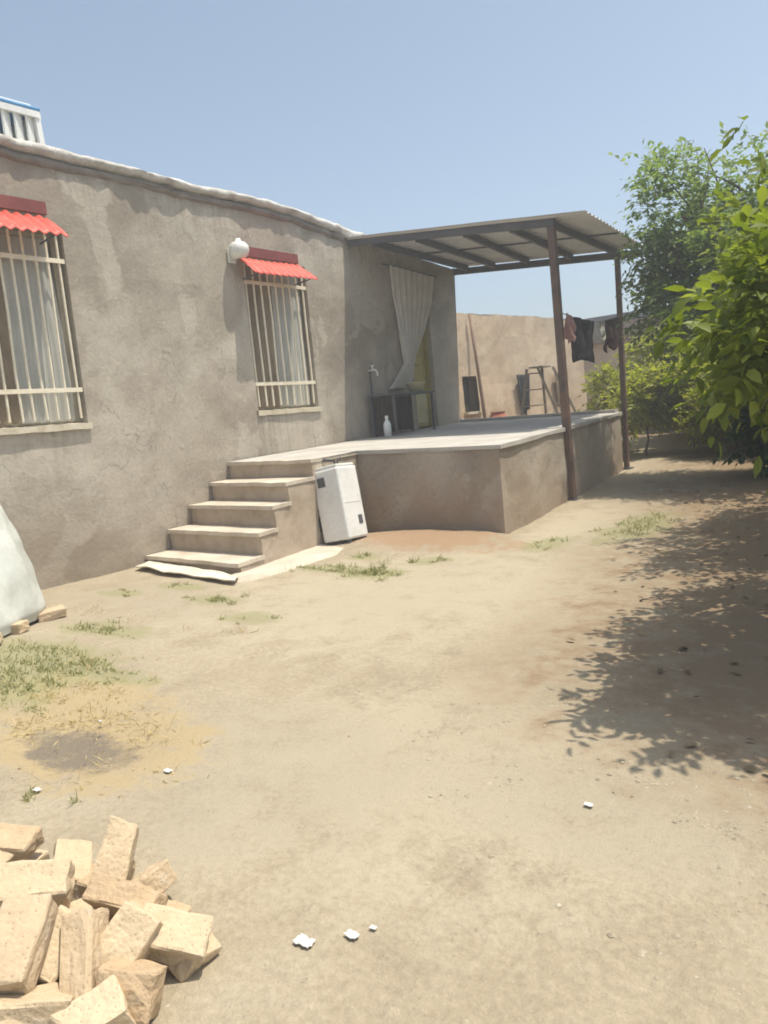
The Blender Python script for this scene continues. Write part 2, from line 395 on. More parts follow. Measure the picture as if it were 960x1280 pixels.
for k, vals in lay.items():
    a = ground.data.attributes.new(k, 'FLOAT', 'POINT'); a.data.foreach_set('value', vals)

# pale screed path beside the stairs
pm = MB()
def pathf(u, v):
    ax, ay = -5.26 - .29 * v, 4.30 + 1.72 * v
    bx, by = -4.98 - .02 * v, 4.42 + 1.42 * v
    x = ax + (bx - ax) * u; y = ay + (by - ay) * u
    return (x + .02 * n3(x, y, 1, 4), y + .03 * n3(x, y, 7, 4), zg(x, y) + .038 + .008 * n3(x, y, 3, 5) - (.05 if u in (0, 1) or v in (0, 1) else 0))
pm.sheet(pathf, 10, 24)
tag(pm.build('path', M['tread'], smooth=True), None, None, kind='structure')

# ------------------------------------------------------------------ house
XF = -6.92
def htop(y):
    base = 4.05 + .035 * max(0, 5.8 - y) * min(1, y / 3) + .035 * max(0, 1 - ((y - 6.4) / 2.2) ** 2) - .02 * max(0, y - 6.5) - .05 * max(0, y - 7.4)
    return base + .014 * n3(0, y, 0, 1.7) + .010 * n3(0, y, 4, 6)
def yend(z): return 11.16 + .08 * z
WINS = [(3.14, 4.30), (6.60, 7.70)]; WZ0, WZ1 = 1.49, 3.34
DOOR = (9.98, 10.55, 1.0, 3.3)
house = thing('mud_house', 'flat roofed grey brown plastered house with two barred windows and a pale rough roof edge', 'house', (-9.5, 6.0, 0))
def frange(a, b, st):
    n = max(1, round((b - a) / st)); return [a + (b - a) * i / n for i in range(n)]
yb = sorted(set([.5, 3.14, 4.30, 6.60, 7.70, DOOR[0], DOOR[1], 11.2])); zb = [-.25, 1.0, WZ0, 3.3, WZ1, 3.99]
yl = []; zl = []
for a, b in zip(yb[:-1], yb[1:]): yl += frange(a, b, .16)
yl.append(yb[-1])
for a, b in zip(zb[:-1], zb[1:]): zl += frange(a, b, .16)
zl.append(zb[-1])
wm = MB(); idx = {}
holes = [(a, b, WZ0, WZ1) for a, b in WINS] + [DOOR]
def inhole(y, z, e=1e-4): return any(a + e < y < b - e and c + e < z < d - e for a, b, c, d in holes)
def onrim(y, z, e=1e-3): return any(a - e < y < b + e and c - e < z < d + e for a, b, c, d in holes)
for i, y in enumerate(yl):
    for j, z in enumerate(zl):
        yy = y if y < 10.6 else 10.6 + (y - 10.6) * (yend(z) - 10.6) / .6
        zz = z if z < 3.5 else 3.5 + (z - 3.5) * (htop(yy) - .10 - 3.5) / .49
        dx = .022 * n3(0, yy, zz, .9) + .012 * n3(3, yy, zz, 2.4) + .005 * n3(6, yy, zz, 6)
        if onrim(y, z): dx = .006 + .006 * n3(3, y, z, 3)
        idx[i, j] = len(wm.v); wm.v.append((XF + dx, yy, zz))
for i in range(len(yl) - 1):
    for j in range(len(zl) - 1):
        if inhole((yl[i] + yl[i + 1]) / 2, (zl[j] + zl[j + 1]) / 2): continue
        wm.f.append((idx[i, j], idx[i + 1, j], idx[i + 1, j + 1], idx[i, j + 1]))
for a, b, c, d in holes:          # reveals
    D = .20 if d != DOOR[3] else .22
    wm.add([(XF + .008, a, c), (XF + .008, b, c), (XF + .008, b, d), (XF + .008, a, d), (XF - D, a, c), (XF - D, b, c), (XF - D, b, d), (XF - D, a, d)],
           [(0, 4, 5, 1), (1, 5, 6, 2), (2, 6, 7, 3), (3, 7, 4, 0)])
# other sides
ze = 3.85
wm.sheet(lambda u, v: (XF - 5.2 * u, yend(-.25 + (htop(11) + .15) * v), -.25 + (htop(11) - .10 + .25) * v), 24, 16)
wm.add([(XF, .5, -.25), (-12.12, .5, -.25), (-12.12, .5, 3.95), (XF, .5, 3.95)], [(0, 3, 2, 1)])
wm.add([(-12.12, .5, -.25), (-12.12, 11.2, -.25), (-12.12, 11.45, 3.75), (-12.12, .5, 3.95)], [(0, 3, 2, 1)])
wm.build('wall', M['wall'], house, smooth=False)
rm = MB(); rm.sheet(lambda u, v: (XF - .25 - 4.9 * u, .6 + 10.7 * v, htop(.6 + 10.7 * v) - .09), 6, 30)
rm.build('roof', M['coping'], house)
# rounded, uneven lime edge along the roof, and a dark band below it with the ledge's shade in its colour
def edgetube(name, mat, x0, dz, rx, rz, y0, y1, amp, n=10):
    mb = MB(); N = 130; rows = []
    for i in range(N + 1):
        y = y0 + (y1 - y0) * i / N
        for j in range(n):
            a = 2 * math.pi * j / n
            k = 1 + amp * n3(math.cos(a) * 2, y * 3, math.sin(a) * 2) + amp * .6 * n3(math.cos(a) * 3, y * 9, 4 + math.sin(a))
            mb.v.append((x0 + rx * math.cos(a) * k, y, htop(y) + dz + rz * math.sin(a) * k))
    for i in range(N):
        for j in range(n): mb.f.append((i * n + j, i * n + (j + 1) % n, (i + 1) * n + (j + 1) % n, (i + 1) * n + j))
    mb.f.append(tuple(range(n))); mb.f.append(tuple(range(N * n, N * n + n))[::-1])
    return mb.build(name, mat, house, smooth=True)
edgetube('roof_edge', M['coping'], XF - .08, -.045, .17, .062, .5, 8.95, .25)
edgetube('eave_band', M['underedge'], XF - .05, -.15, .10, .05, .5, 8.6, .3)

def make_window(y0, y1, seed):
    random.seed(seed)
    wf = MB(); xd = XF - .165; f = .045
    for a, b, c, d in ((y0, y0 + f, WZ0 + .05, WZ1), (y1 - f, y1, WZ0 + .05, WZ1)): wf.box((xd, (a + b) / 2, (c + d) / 2), (.05, f, d - c - .004))
    for z in (WZ0 + .075, WZ1 - .025): wf.box((xd, (y0 + y1) / 2, z), (.046, y1 - y0 - 2 * f - .002, .045))
    wf.box((xd, (y0 + y1) / 2, (WZ0 + WZ1) / 2 + .02), (.044, .05, WZ1 - WZ0 - .16))
    win = wf.build('window', M['sill'], house)
    org = house.location
    def sub(mb, name, m, **k):
        mb.v = [tuple(Vector(p) - org) for p in mb.v]
        o = mb.build(name, m, None, **k); o.parent = win; return o
    g = MB(); g.box((xd - .012, (y0 + y1) / 2, (WZ0 + WZ1) / 2 + .02), (.006, y1 - y0 - 2 * f - .01, WZ1 - WZ0 - .15)); sub(g, 'glass', M['glass'])
    gr = MB(); n = round((y1 - y0) / .118)
    for i in range(n):
        y = y0 + .05 + (y1 - y0 - .10) * i / (n - 1)
        p = [(XF - .022 + .006 * random.uniform(-1, 1), y + .008 * random.uniform(-1, 1), z) for z in (WZ0 + .085, WZ0 + .5, WZ0 + 1.1, WZ1 - .03)]
        gr.tube(p, .0135, 6)
    for z in (WZ0 + .36, WZ1 - .27): gr.box((XF - .008, (y0 + y1) / 2, z), (.012, y1 - y0 - .01, .042))
    sub(gr, 'grille', M['cream'], smooth=False)
    s = MB(); s.sheet(lambda u, v: (XF - .15 + .185 * u, y0 - .03 + (y1 - y0 + .06) * v, WZ0 + .045 - .012 * u + .01 * n3(u * 3, v * 9, seed)), 4, 20)
    o = len(s.v); s.sheet(lambda u, v: (XF + .035, y0 - .03 + (y1 - y0 + .06) * v, WZ0 + .033 - .055 * u + .012 * n3(4, v * 9, seed) * u), 3, 20)
    sub(s, 'sill', M['sill'], smooth=False)
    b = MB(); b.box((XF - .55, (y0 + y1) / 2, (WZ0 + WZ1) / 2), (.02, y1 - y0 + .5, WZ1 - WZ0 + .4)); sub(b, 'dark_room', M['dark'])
    return win
for k, (a, b) in enumerate(WINS): make_window(a, b, 11 + k)
def hang(y0, y1, z0, z1, x, m, name, label, folds, amp, seed):
    mb = MB()
    def fn(u, v):
        y = y0 + (y1 - y0) * u
        return (x + amp * math.sin(u * folds * 6.283 + seed + .6 * v) * (.6 + .4 * v) + .01 * n3(u * 4, v * 3, seed), y + .03 * n3(u * 2, v * 2, seed + 3), z1 - (z1 - z0) * v)
    mb.sheet(fn, 60, 14); o = mb.build(name, m, smooth=True, origin=(x, (y0 + y1) / 2, z0)); tag(o, label, 'curtain'); return o
hang(3.70, 4.22, WZ0 + .07, WZ1 - .06, XF - .11, M['wincurtain'], 'window_curtain', 'pale grey curtain hanging behind the bars of the window nearest the left edge', 6, .014, 1)
hang(3.18, 3.70, WZ0 + .07, WZ1 - .03, XF - .12, M['brocurtain'], 'window_curtain', 'dark brown drape beside the pale curtain in the window nearest the left edge', 5, .014, 2)
hang(7.14, 7.66, WZ0 + .07, WZ1 - .05, XF - .11, M['wincurtain'], 'window_curtain', 'pale grey curtain in the right half of the window under the whole small awning', 6, .014, 3)
hang(6.63, 7.12, WZ0 + .07, WZ1 - .05, XF - .12, M['brocurtain'], 'window_curtain', 'brown drape in the left half of the window beside the white lamp', 5, .014, 4)

# awnings
def awning(y0, y1, zb_, label, seed):
    t = thing('window_awning', label, 'awning', (XF + .01, (y0 + y1) / 2, zb_), 'red awnings over the barred windows')
    mb = MB()
    def fn(u, v):
        y = y0 + (y1 - y0) * u
        d = .33 * v
        return (XF + .03 + d, y, zb_ - .045 - .64 * d - .10 * v * v * 0 + (.013 if seed == 1 else .007) * math.sin((y - y0) * 2 * math.pi / .105) - .03 * v * v + .012 * n3(y, v, seed, 2))
    mb.sheet(fn, 130, 7); mb.build('sheet', M['red'], t, smooth=True, solid=.004)
    b = MB(); b.box((XF + .028, (y0 + y1) / 2 + .02, zb_ + .035), (.022, y1 - y0 - .02, .12)); b.build('back_board', M['darkred'], t, bevel=.004)
    for y in (y0 + .1, y1 - .1):
        br = MB(); br.bar((XF + .03, y, zb_ - .30), (XF + .31, y, zb_ - .275), .014, .014); br.bar((XF + .31, y, zb_ - .275), (XF + .05, y, zb_ - .09), .012, .012)
        br.build('bracket', M['steel'], t)
awning(3.0, 4.15, 3.50, 'red corrugated metal awning over the large barred window at the left edge', 1)
awning(6.47, 7.55, 3.385, 'red metal awning over the smaller barred window beside the white lamp', 2)

# wall lamp
lx, ly, lz = XF, 6.43, 3.36
t = thing('wall_lamp', 'white bulbous outdoor lamp on the plaster wall beside the smaller red awning', 'lamp', (lx, ly, lz))
b = MB(); b.box((lx + .025, ly, lz - .02), (.03, .11, .16)); b.build('base_plate', M['whitedirt'], t, bevel=.006)
b = MB(); b.tube([(lx + .03, ly, lz - .03), (lx + .10, ly, lz - .05), (lx + .15, ly, lz - .02)], .02, 8); b.build('arm', M['whitedirt'], t)
b = MB(); b.lathe([(.012, -.055), (.075, -.05), (.105, -.02), (.12, .03), (.112, .08), (.075, .115), (.035, .125), (.03, .16), (.012, .165)], (lx + .16, ly, lz - .01), 14)
b.build('shade', M['whitedirt'], t, smooth=True)
b = MB(); b.tube([(lx + .02, ly + .02, lz - .10), (lx + .022, ly + .04, lz - .2), (lx + .02, ly + .03, lz - .3)], .006, 6); b.build('wire', M['rope'], t)

# door in the shaded wall
dm = MB(); y0, y1, z0, z1 = DOOR
dz0 = zt(XF, 10.2)
dm.box((XF - .14, (y0 + y1) / 2, (dz0 + z1) / 2), (.04, y1 - y0 - .1, z1 - dz0 - .06))
for z in (dz0 + .25, dz0 + 1.3): pass
door = dm.build('door', M['door'], house)
def hsub(mb, name, m, par):
    mb.v = [tuple(Vector(p) - house.location) for p in mb.v]; o = mb.build(name, m); o.parent = par; return o
b = MB()
for y in (y0 + .025, y1 - .025): b.box((XF - .10, y, (dz0 + z1) / 2), (.07, .05, z1 - dz0 - .01))
b.box((XF - .10, (y0 + y1) / 2, z1 - .03), (.068, y1 - y0 - .104, .05)); hsub(b, 'frame', M['door'], door)
b = MB(); b.box((XF - .114, (y0 + y1) / 2, dz0 + .32), (.014, y1 - y0 - .22, .46)); hsub(b, 'panel', M['doorpanel'], door)
b = MB(); b.box((XF - .114, (y0 + y1) / 2, dz0 + 1.25), (.014, y1 - y0 - .22, 1.0)); hsub(b, 'panel', M['door'], door)
b = MB(); b.tube([(XF - .11, y0 + .12, dz0 + 1.0), (XF - .07, y0 + .12, dz0 + 1.0), (XF - .07, y0 + .22, dz0 + 1.0)], .011, 6); hsub(b, 'handle', M['steel'], door)

# tied door curtain
def curtainf(u, v):
    # centre line and half width down the length
    Vs = [0, .25, .5, .70, .76, .88, 1.0]
    cl = [10.07, 10.0, 9.88, 9.75, 9.74, 9.62, 9.44]; hw = [.59, .52, .33, .12, .075, .16, .24]
    zz = [3.52, 3.06, 2.6, 2.2, 2.1, 1.92, 1.72]
    k = 0
    while k < 5 and v > Vs[k + 1]: k += 1
    s = (v - Vs[k]) / (Vs[k + 1] - Vs[k]); s = s * s * (3 - 2 * s)
    L = lambda a: a[k] + (a[k + 1] - a[k]) * s
    h = L(hw); bunch = 1 - min(1, h / .6)
    y = L(cl) + (u * 2 - 1) * h
    x = XF + .085 + (.02 + .045 * bunch) * math.sin(u * 7.5 * 6.283 + v * 1.5) * (1 if v > .02 else .5) + .02 * bunch
    return (x, y, L(zz) + .04 * n3(u * 3, 1, 2) * (1 if v > .9 else .1) - (.07 * u if v < .02 else .07 * u * (1 - v)))
mb = MB(); mb.sheet(curtainf, 90, 40); o = mb.build('door_curtain', M['curtain'], smooth=True, origin=(XF + .08, 9.9, 1.7))
tag(o, 'beige cloth curtain tied in the middle hanging in the shaded porch doorway', 'curtain')
b = MB(); b.tube([(XF + .06, 9.35, 3.53), (XF + .06, 10.75, 3.46)], .012, 8)
tag(b.build('curtain_rod', M['steel'], origin=(XF + .06, 10, 3.5)), 'thin metal rod carrying the tied beige curtain under the porch', 'rod')

# ------------------------------------------------------------------ terrace and stairs
TP = [(-5.60, 6.80), (-3.75, 6.78), (-4.17, 11.3)]
ter = thing('terrace', 'raised plastered terrace with pale concrete floor along the house front', 'terrace', (-5.3, 9.0, 0))
b = MB()
def wallsheet(b, p, q, st=.15, amp=.02):
    n = max(2, int(math.dist(p, q) / st)); dx, dy = q[1] - p[1], p[0] - q[0]; L = math.hypot(dx, dy); dx /= L; dy /= L
    def fn(u, v):
        x = p[0] + (q[0] - p[0]) * u; y = p[1] + (q[1] - p[1]) * u
        z = -.2 + (zt(x, y) - .035 + .2) * v
        k = amp * (n3(x, y, z, 1.6) + .5 * n3(x, y, z + 8, 5)) * (0 if u in (0, 1) else 1) + (0 if u in (0, 1) else .008)
        return (x + dx * k, y + dy * k, z)
    b.sheet(fn, n, 9)
SW = [(-5.245, 4.55), (-5.60, 6.80)]
wallsheet(b, TP[0], TP[1]); wallsheet(b, TP[1], TP[2]); wallsheet(b, TP[2], (XF, 11.28))
b.build('wall', M['terrace'], ter)
fl = MB()
def outer(y): return TP[1][0] + (TP[2][0] - TP[1][0]) * (y - 6.78) / (11.3 - 6.78)
def floorf(u, v):
    y = 6.765 + (11.31 - 6.765) * v
    x0 = XF + .03; x1 = outer(y) + .03
    x = x0 + (x1 - x0) * u
    return (x, y, zt(x, y) + .004 * n3(x, y, 0, 1.5))
fl.sheet(floorf, 30, 44)
fl.sheet(lambda u, v: (XF + .03 + (SW[1][0] + .03 - XF - .03 + .355 / 2.25 * (1 - v) * .8) * u, 5.99 - .30 * u * 0 + (6.765 - 5.99) * v - .10 * u * (1 - v), zt(XF + .03 + 1.4 * u, 5.99 + .775 * v - .1 * u * (1 - v))), 10, 8)
N0 = len(fl.v)
lip = .042
def edge_line(pts):
    for p, q in zip(pts[:-1], pts[1:]):
        n = 14
        def fn(u, v):
            x = p[0] + (q[0] - p[0]) * u; y = p[1] + (q[1] - p[1]) * u
            return (x, y, zt(x, y) - (lip + .012 * n3(x, y, 3, 5)) * v)
        fl.sheet(fn, n, 1)
edge_line([(-5.6, 6.765), (outer(6.765) + .03, 6.765), (outer(11.31) + .03, 11.31), (XF + .03, 11.31)])
fl.build('floor_slab', M['floor'], ter)
b = MB()
for (p, q) in (((-4.19, 11.27), (XF + .05, 11.22)),):
    b.bar((p[0], p[1] - .05, zt(*p) + .022), (q[0], q[1] - .02, zt(*q) + .022), .12, .05)
b.build('edge_kerb', M['floor'], ter, bevel=.01)

st = thing('staircase', 'short flight of five tan concrete steps rising along the wall to the terrace', 'stairs', (-6.1, 5.2, 0))
NL = [(4.76, .10), (5.07, .325), (5.39, .545), (5.72, .755), (6.01, .955)]
NR = [(4.56, .125), (4.89, .345), (5.14, .565), (5.40, .76), (5.86, .945)]
def sx(y): return SW[0][0] + (SW[1][0] - SW[0][0]) * (y - SW[0][1]) / (SW[1][1] - SW[0][1])
for i in range(5):
    (yl_, zl_), (yr_, zr_) = NL[i], NR[i]
    if i < 4: (yl2, _), (yr2, _) = NL[i + 1], NR[i + 1]
    else: yl2, yr2 = 6.79, 6.79
    zlo_l = NL[i - 1][1] - .02 if i else -.15; zlo_r = NR[i - 1][1] - .02 if i else -.15
    b = MB()
    xl = XF + .012; xr = sx(yr_); xr2 = sx(yr2)
    def riser(u, v):
        x = xl + (xr - xl) * u; y = yl_ + (yr_ - yl_) * u + .012
        lo = zlo_l + (zlo_r - zlo_l) * u; hi = zl_ + (zr_ - zl_) * u - .035
        return (x, y + .006 * n3(x, i, v, 6), lo + (hi - lo) * v)
    b.sheet(riser, 16, 3)
    # side cheek
    b.sheet(lambda u, v: (sx(yr_ + (yr2 + .03 - yr_) * u) + .010 * n3(u * 2, i, v * 2, 2), yr_ + .012 + (yr2 + .03 - yr_) * u, -.15 + (zr_ + .15 - .035) * v), 4, 6)
    s_ = b.build('step', M['step'], st)
    tr = MB(); th = .038
    P = [(xl, yl_ - .022, zl_), (xr + .012, yr_ - .022, zr_), (xr2 + .012, yr2 + .03, zr_ + .002), (xl, yl2 + .03, zl_ + .002)]
    n = 12
    top = lambda u, v: tuple(Vector(P[0]).lerp(Vector(P[1]), u).lerp(Vector(P[3]).lerp(Vector(P[2]), u), v) + Vector((0, (.012 * n3(u * 8, i, 2) + .014 * max(0, n3(u * 17, i, 9))) * (1 - v), .004 * n3(u * 7, i, 5) - .012 * max(0, n3(u * 13, i, 7)) * (1 - v))))
    tr.sheet(top, n, 3)
    if i == 4: tr.v = []; tr.f = []; tr.sheet(lambda u, v: top(u, v * .13), n, 1)
    tr.sheet(lambda u, v: tuple(Vector(top(u, 0)) - Vector((0, 0, th * v))), n, 1)
    tr.sheet(lambda u, v: tuple(Vector(top(u, 0)) + Vector((0, .034 * v, -th))), n, 1)
    tr.sheet(lambda u, v: tuple(Vector(top(1, u)) - Vector((0, 0, th * v))), 3, 1)
    tr.v = [tuple(Vector(p) - st.location) for p in tr.v]
    o = tr.build('tread', M['tread']); o.parent = s_

# ------------------------------------------------------------------ porch canopy
can = thing('porch_canopy', 'grey corrugated metal lean-to roof on dark steel frame shading the terrace', 'canopy', (-5.2, 10.0, 1.0))
def zc(x, y):  # underside of roof sheet
    f = (y - 8.7) / 2.7
    zf = 3.72 + (3.34 - 3.72) * (x + 6.92) / 3.0
    zbk = 3.62 + (3.32 - 3.62) * (x + 6.92) / 3.0
    return zf + (zbk - zf) * f
b = MB()
def roofs(u, v):
    y = 8.56 + 3.0 * v; xo = -3.42 - .34 * v
    x = XF - .02 + (xo - XF + .02) * u
    c = math.sin(y * 2 * math.pi / .15); c = max(-.6, min(.6, c * 1.4)) / .6
    return (x, y, zc(x, y) + .085 + .009 * c + .006 * n3(x, y, 0, 1.2))
b.sheet(roofs, 24, 240); b.build('roof_sheet', M['sheet'], can, smooth=False, solid=.004)
def beam(name, p, q, wd, ht, m='steel'):
    b = MB(); b.bar(p, q, wd, ht); return b.build(name, M[m], can, bevel=.004)
beam('front_beam', (XF + .03, 8.66, zc(XF, 8.66) + .028), (-3.87, 8.72, zc(-3.87, 8.7) + .028), .07, .085)
beam('back_beam', (XF + .03, 11.4, zc(XF, 11.4) - .02), (-3.78, 11.4, zc(-3.78, 11.4) - .02), .06, .10)
for xa, xb in ((-6.55, -6.62), (-5.83, -6.12), (-5.1, -5.52), (-4.45, -4.80), (-3.92, -4.12)):
    beam('rafter', (xa, 8.76, zc(xa, 8.76) + .018), (xb, 11.36, zc(xb, 11.36) + .018), .045, .085)
beam('purlin', (-6.85, 10.1, zc(-6.85, 10.1) + .068), (-3.62, 10.1, zc(-3.62, 10.1) + .068), .03, .02)
def post(x, y, x2, y2, ztop, wd):
    b = MB(); b.bar((x, y, zg(x, y) - .3), (x2, y2, ztop), wd, wd, (0, 1, 0)); o = b.build('post', M['postpaint'], can, bevel=.005)
    f = MB(); f.box((x, y, zg(x, y) + .012), (.16, .16, .02)); f.v = [tuple(Vector(p) - can.location) for p in f.v]; g = f.build('foot_plate', M['steel']); g.parent = o
post(-3.90, 8.80, -3.91, 8.72, zc(-3.91, 8.72) - .017, .085)
post(-4.16, 11.42, -4.12, 11.40, zc(-4.12, 11.4) - .073, .07)

# clothes line and clothes
b = MB(); pa = Vector((-3.92, 8.80, 2.33)); pb = Vector((-4.15, 11.38, 2.46))
def sag(s): return pa.lerp(pb, s) + Vector((.04, 0, -.10 * math.sin(math.pi * s)))
b.tube([sag(i / 20) for i in range(21)], .006, 6)
tag(b.build('clothes_line', M['rope'], origin=pa), 'thin clothes line strung between the two rusty porch posts', 'clothes line')
def garment(name, label, cat, s0, s1, drop, m, seed, taper=.15, tails=.2):
    mb = MB()
    def fn(u, v):
        s = s0 + (s1 - s0) * (u + (0.5 - u) * taper * v)
        p = sag(s); d = drop * (1 - tails * abs(math.sin(u * 5.2 + seed)))
        k = v
        return (p.x + .012 + .05 * math.sin(u * 16 + seed) * (.25 + v) + .03 * n3(u * 3, v * 3, seed), p.y + .05 * n3(u * 4, v * 4, seed + 5) * v, p.z + .01 - d * k)
    mb.sheet(fn, 36, 16); o = mb.build(name, m, smooth=True, solid=.006, origin=sag((s0 + s1) / 2)); tag(o, label, cat); return o
garment('shirt', 'faded pink garment hanging on the clothes line right beside the near post', 'clothing', .03, .13, .34, M['pink'], 1)
garment('robe', 'large black garment hanging on the clothes line between the porch posts', 'clothing', .07, .47, .56, M['blackcloth'], 2.3, .2, .12)
garment('scarf', 'dark maroon cloth hanging on the clothes line close to the far post', 'clothing', .66, .93, .46, M['maroon'], 3.1, .2, .3)
garment('cloth', 'small grey cloth hanging on the line between black and maroon garments', 'clothing', .50, .60, .3, M['wincurtain'], 5, .1, .3)

# ------------------------------------------------------------------ objects on the terrace
tx, ty = XF + .30, 9.20; tz = zt(tx, ty)
tb = thing('metal_table', 'low dark metal table standing against the shaded wall under the tied curtain', 'table', (tx, ty, tz))
b = MB(); b.box((tx, ty, tz + .575), (.46, 1.06, .03)); b.build('tabletop', M['steel'], tb, bevel=.004)
for sx_ in (-.2, .2):
    for sy_ in (-.48, .48):
        b = MB(); b.bar((tx + sx_, ty + sy_, tz), (tx + sx_, ty + sy_, tz + .56), .03, .03); b.build('leg', M['steel'], tb)
b = MB(); b.sheet(lambda u, v: (tx - .17 + .02 * math.sin(u * 40), ty - .46 + .92 * u, tz + .55 - .50 * v), 60, 4); b.build('shade_back_sheet', M['dark'], tb, smooth=True)  # dark sheet stands in for the deep shade under the table
b = MB(); b.sheet(lambda u, v: (tx - .19 + .36 * u, ty - .46 + .012 * math.sin(u * 26), tz + .55 - .5 * v), 24, 4); b.build('shade_side_sheet', M['dark'], tb, smooth=True)  # same painted shade closing the near end
def bottle(x, y, z, h, r, label):
    b = MB(); b.lathe([(.0, 0), (r, .005), (r, h * .58), (r * .8, h * .70), (r * .38, h * .80), (r * .36, h * .88)], (x, y, z), 16)
    o = b.build('bottle', M['bottle'], smooth=True, origin=(x, y, z)); tag(o, label, 'bottle')
    c = MB(); c.lathe([(r * .42, h * .88 - .01), (r * .42, h), (0, h)], (0, 0, 0), 12); k = c.build('cap', M['white']); k.parent = o
bottle(XF + .42, 8.62, zt(XF + .4, 8.6), .30, .055, 'white plastic bottle standing on the terrace floor before the dark table')
# tap on the wall above the table's left end
t = thing('water_tap', 'small bright tap on a pipe beside the left end of the dark table', 'tap', (XF, 8.86, 1.95))
b = MB(); b.tube([(XF - .02, 8.86, 1.99), (XF + .12, 8.86, 1.99), (XF + .15, 8.86, 1.95), (XF + .15, 8.86, 1.90)], .014, 8); b.build('spout', M['white'], t, smooth=True)
b = MB(); b.tube([(XF + .07, 8.86, 2.0), (XF + .07, 8.86, 2.05)], .01, 6); b.box((XF + .07, 8.86, 2.055), (.06, .014, .014)); b.build('handle', M['white'], t)
b = MB(); b.tube([(XF + .02, 8.86, 1.98), (XF + .02, 8.86, 1.4), (XF + .02, 8.87, 1.04)], .012, 8); b.build('pipe', M['steel'], t, smooth=True)
b = MB(); b.lathe([(0, 0), (.10, .0), (.145, .13), (.155, .14), (.15, .145), (.135, .13), (.09, .02), (0, .015)], (tx + .05, ty + .30, tz + .59), 18)
tag(b.build('basin', M['doorpanel'], smooth=True, origin=(tx + .05, ty + .3, tz + .59)), 'yellowish washing bowl resting on the right end of the dark table', 'bowl')

# ------------------------------------------------------------------ white tank leaning in the nook
tk = thing('white_cabinet', 'tall dented white metal appliance cabinet leaning in the corner beside the steps', 'appliance', (-5.21, 6.03, .0))
tk.rotation_euler = (R_(-3), R_(-9), R_(1))
b = MB(); b.box((0, 0, .45), (.36, .32, .76)); bo = b.build('cabinet', M['white'], None, bevel=.022); bo.parent = tk; bo.name = 'body'
b = MB(); b.box((0, 0, .845), (.33, .29, .03)); o = b.build('lid', M['whitedirt'], None, bevel=.01); o.parent = tk
b = MB(); b.box((-.06, -.163, .70), (.10, .012, .10)); o = b.build('badge', M['steel'], None, bevel=.004); o.parent = tk
b = MB(); b.box((.182, .07, .26), (.008, .06, .09)); o = b.build('vent', M['steel'], None); o.parent = tk
b = MB(); b.box((.181, .0, .45), (.004, .27, .006)); o = b.build('seam', M['whitedirt'], None); o.parent = tk
b = MB(); b.box((-.04, -.04, .065), (.24, .22, .09)); o = b.build('base_box', M['dark'], None); o.parent = tk
for y in (-.12, .12):
    for x in (-.14, .14):
        b = MB(); b.box((x, y, .025), (.035, .035, .10)); o = b.build('foot', M['steel'], None); o.parent = tk
b = MB(); b.tube([(-.02, .08, .85), (-.04, .08, .92), (-.12, .0, .945), (-.20, -.08, .91), (-.215, -.14, .80), (-.212, -.16, .62), (-.21, -.15, .45), (-.20, -.14, .2)], .014, 8); o = b.build('hose', M['black'], None, smooth=True); o.parent = tk
b = MB(); b.tube([(.03, .05, .85), (.03, .05, .90), (.0, .15, .93), (-.06, .22, .95)], .010, 8); o = b.build('cable', M['black'], None, smooth=True); o.parent = tk

# mat at the stair foot
mb = MB()
def matf(u, v):
    a = Vector((-6.72, 4.46, 0)).lerp(Vector((-5.00, 4.25, 0)), u); c = Vector((-6.86, 4.74, 0)).lerp(Vector((-5.12, 4.44, 0)), u)
    p = a.lerp(c, v); p.x += .05 * n3(u * 3, v * 2, 4); p.y += .05 * n3(u * 5, v, 8)
    p.z = zg(p.x, p.y) + .045 + .022 * n3(u * 4, v * 2, 1) + .006 * n3(u * 14, v * 5, 6); return tuple(p)
mb.sheet(matf, 50, 12); o = mb.build('doormat', M['mat'], smooth=True, solid=.012, origin=(-5.9, 4.5, 0)); tag(o, 'rumpled pale cloth mat lying on the ground at the foot of the steps', 'mat')

# ------------------------------------------------------------------ white sack at the left
sk = MB(); cx, cy = -6.22, 2.30
prof = [(0, .78, .62), (.08, .80, .66), (.3, .74, .62), (.6, .65, .56), (.88, .56, .48), (1.05, .46, .40), (1.14, .25, .22), (1.17, .0, .0)]
def sackf(u, v):
    k = v * (len(prof) - 1); i = min(int(k), len(prof) - 2); s = k - i
    z, rx, ry = (prof[i][q] + (prof[i + 1][q] - prof[i][q]) * s for q in range(3))
    a = u * 2 * math.pi; f = 1 + .05 * n3(math.cos(a) * 2, math.sin(a) * 2, z * 2) + .02 * n3(math.cos(a) * 5, math.sin(a) * 5, z * 6) + .028 * math.sin(a * 9 + 3 * z) * (1 - z * .4)
    return (cx + rx * f * math.cos(a), cy + 1.32 * ry * f * math.sin(a), .01 + z + .03 * n3(math.cos(a), math.sin(a), z * 3))
sk.sheet(sackf, 72, 40); o = sk.build('sack', M['sack'], smooth=True, origin=(cx, cy, 0))
tag(o, 'big white woven sack standing against the house wall at the left edge', 'sack')

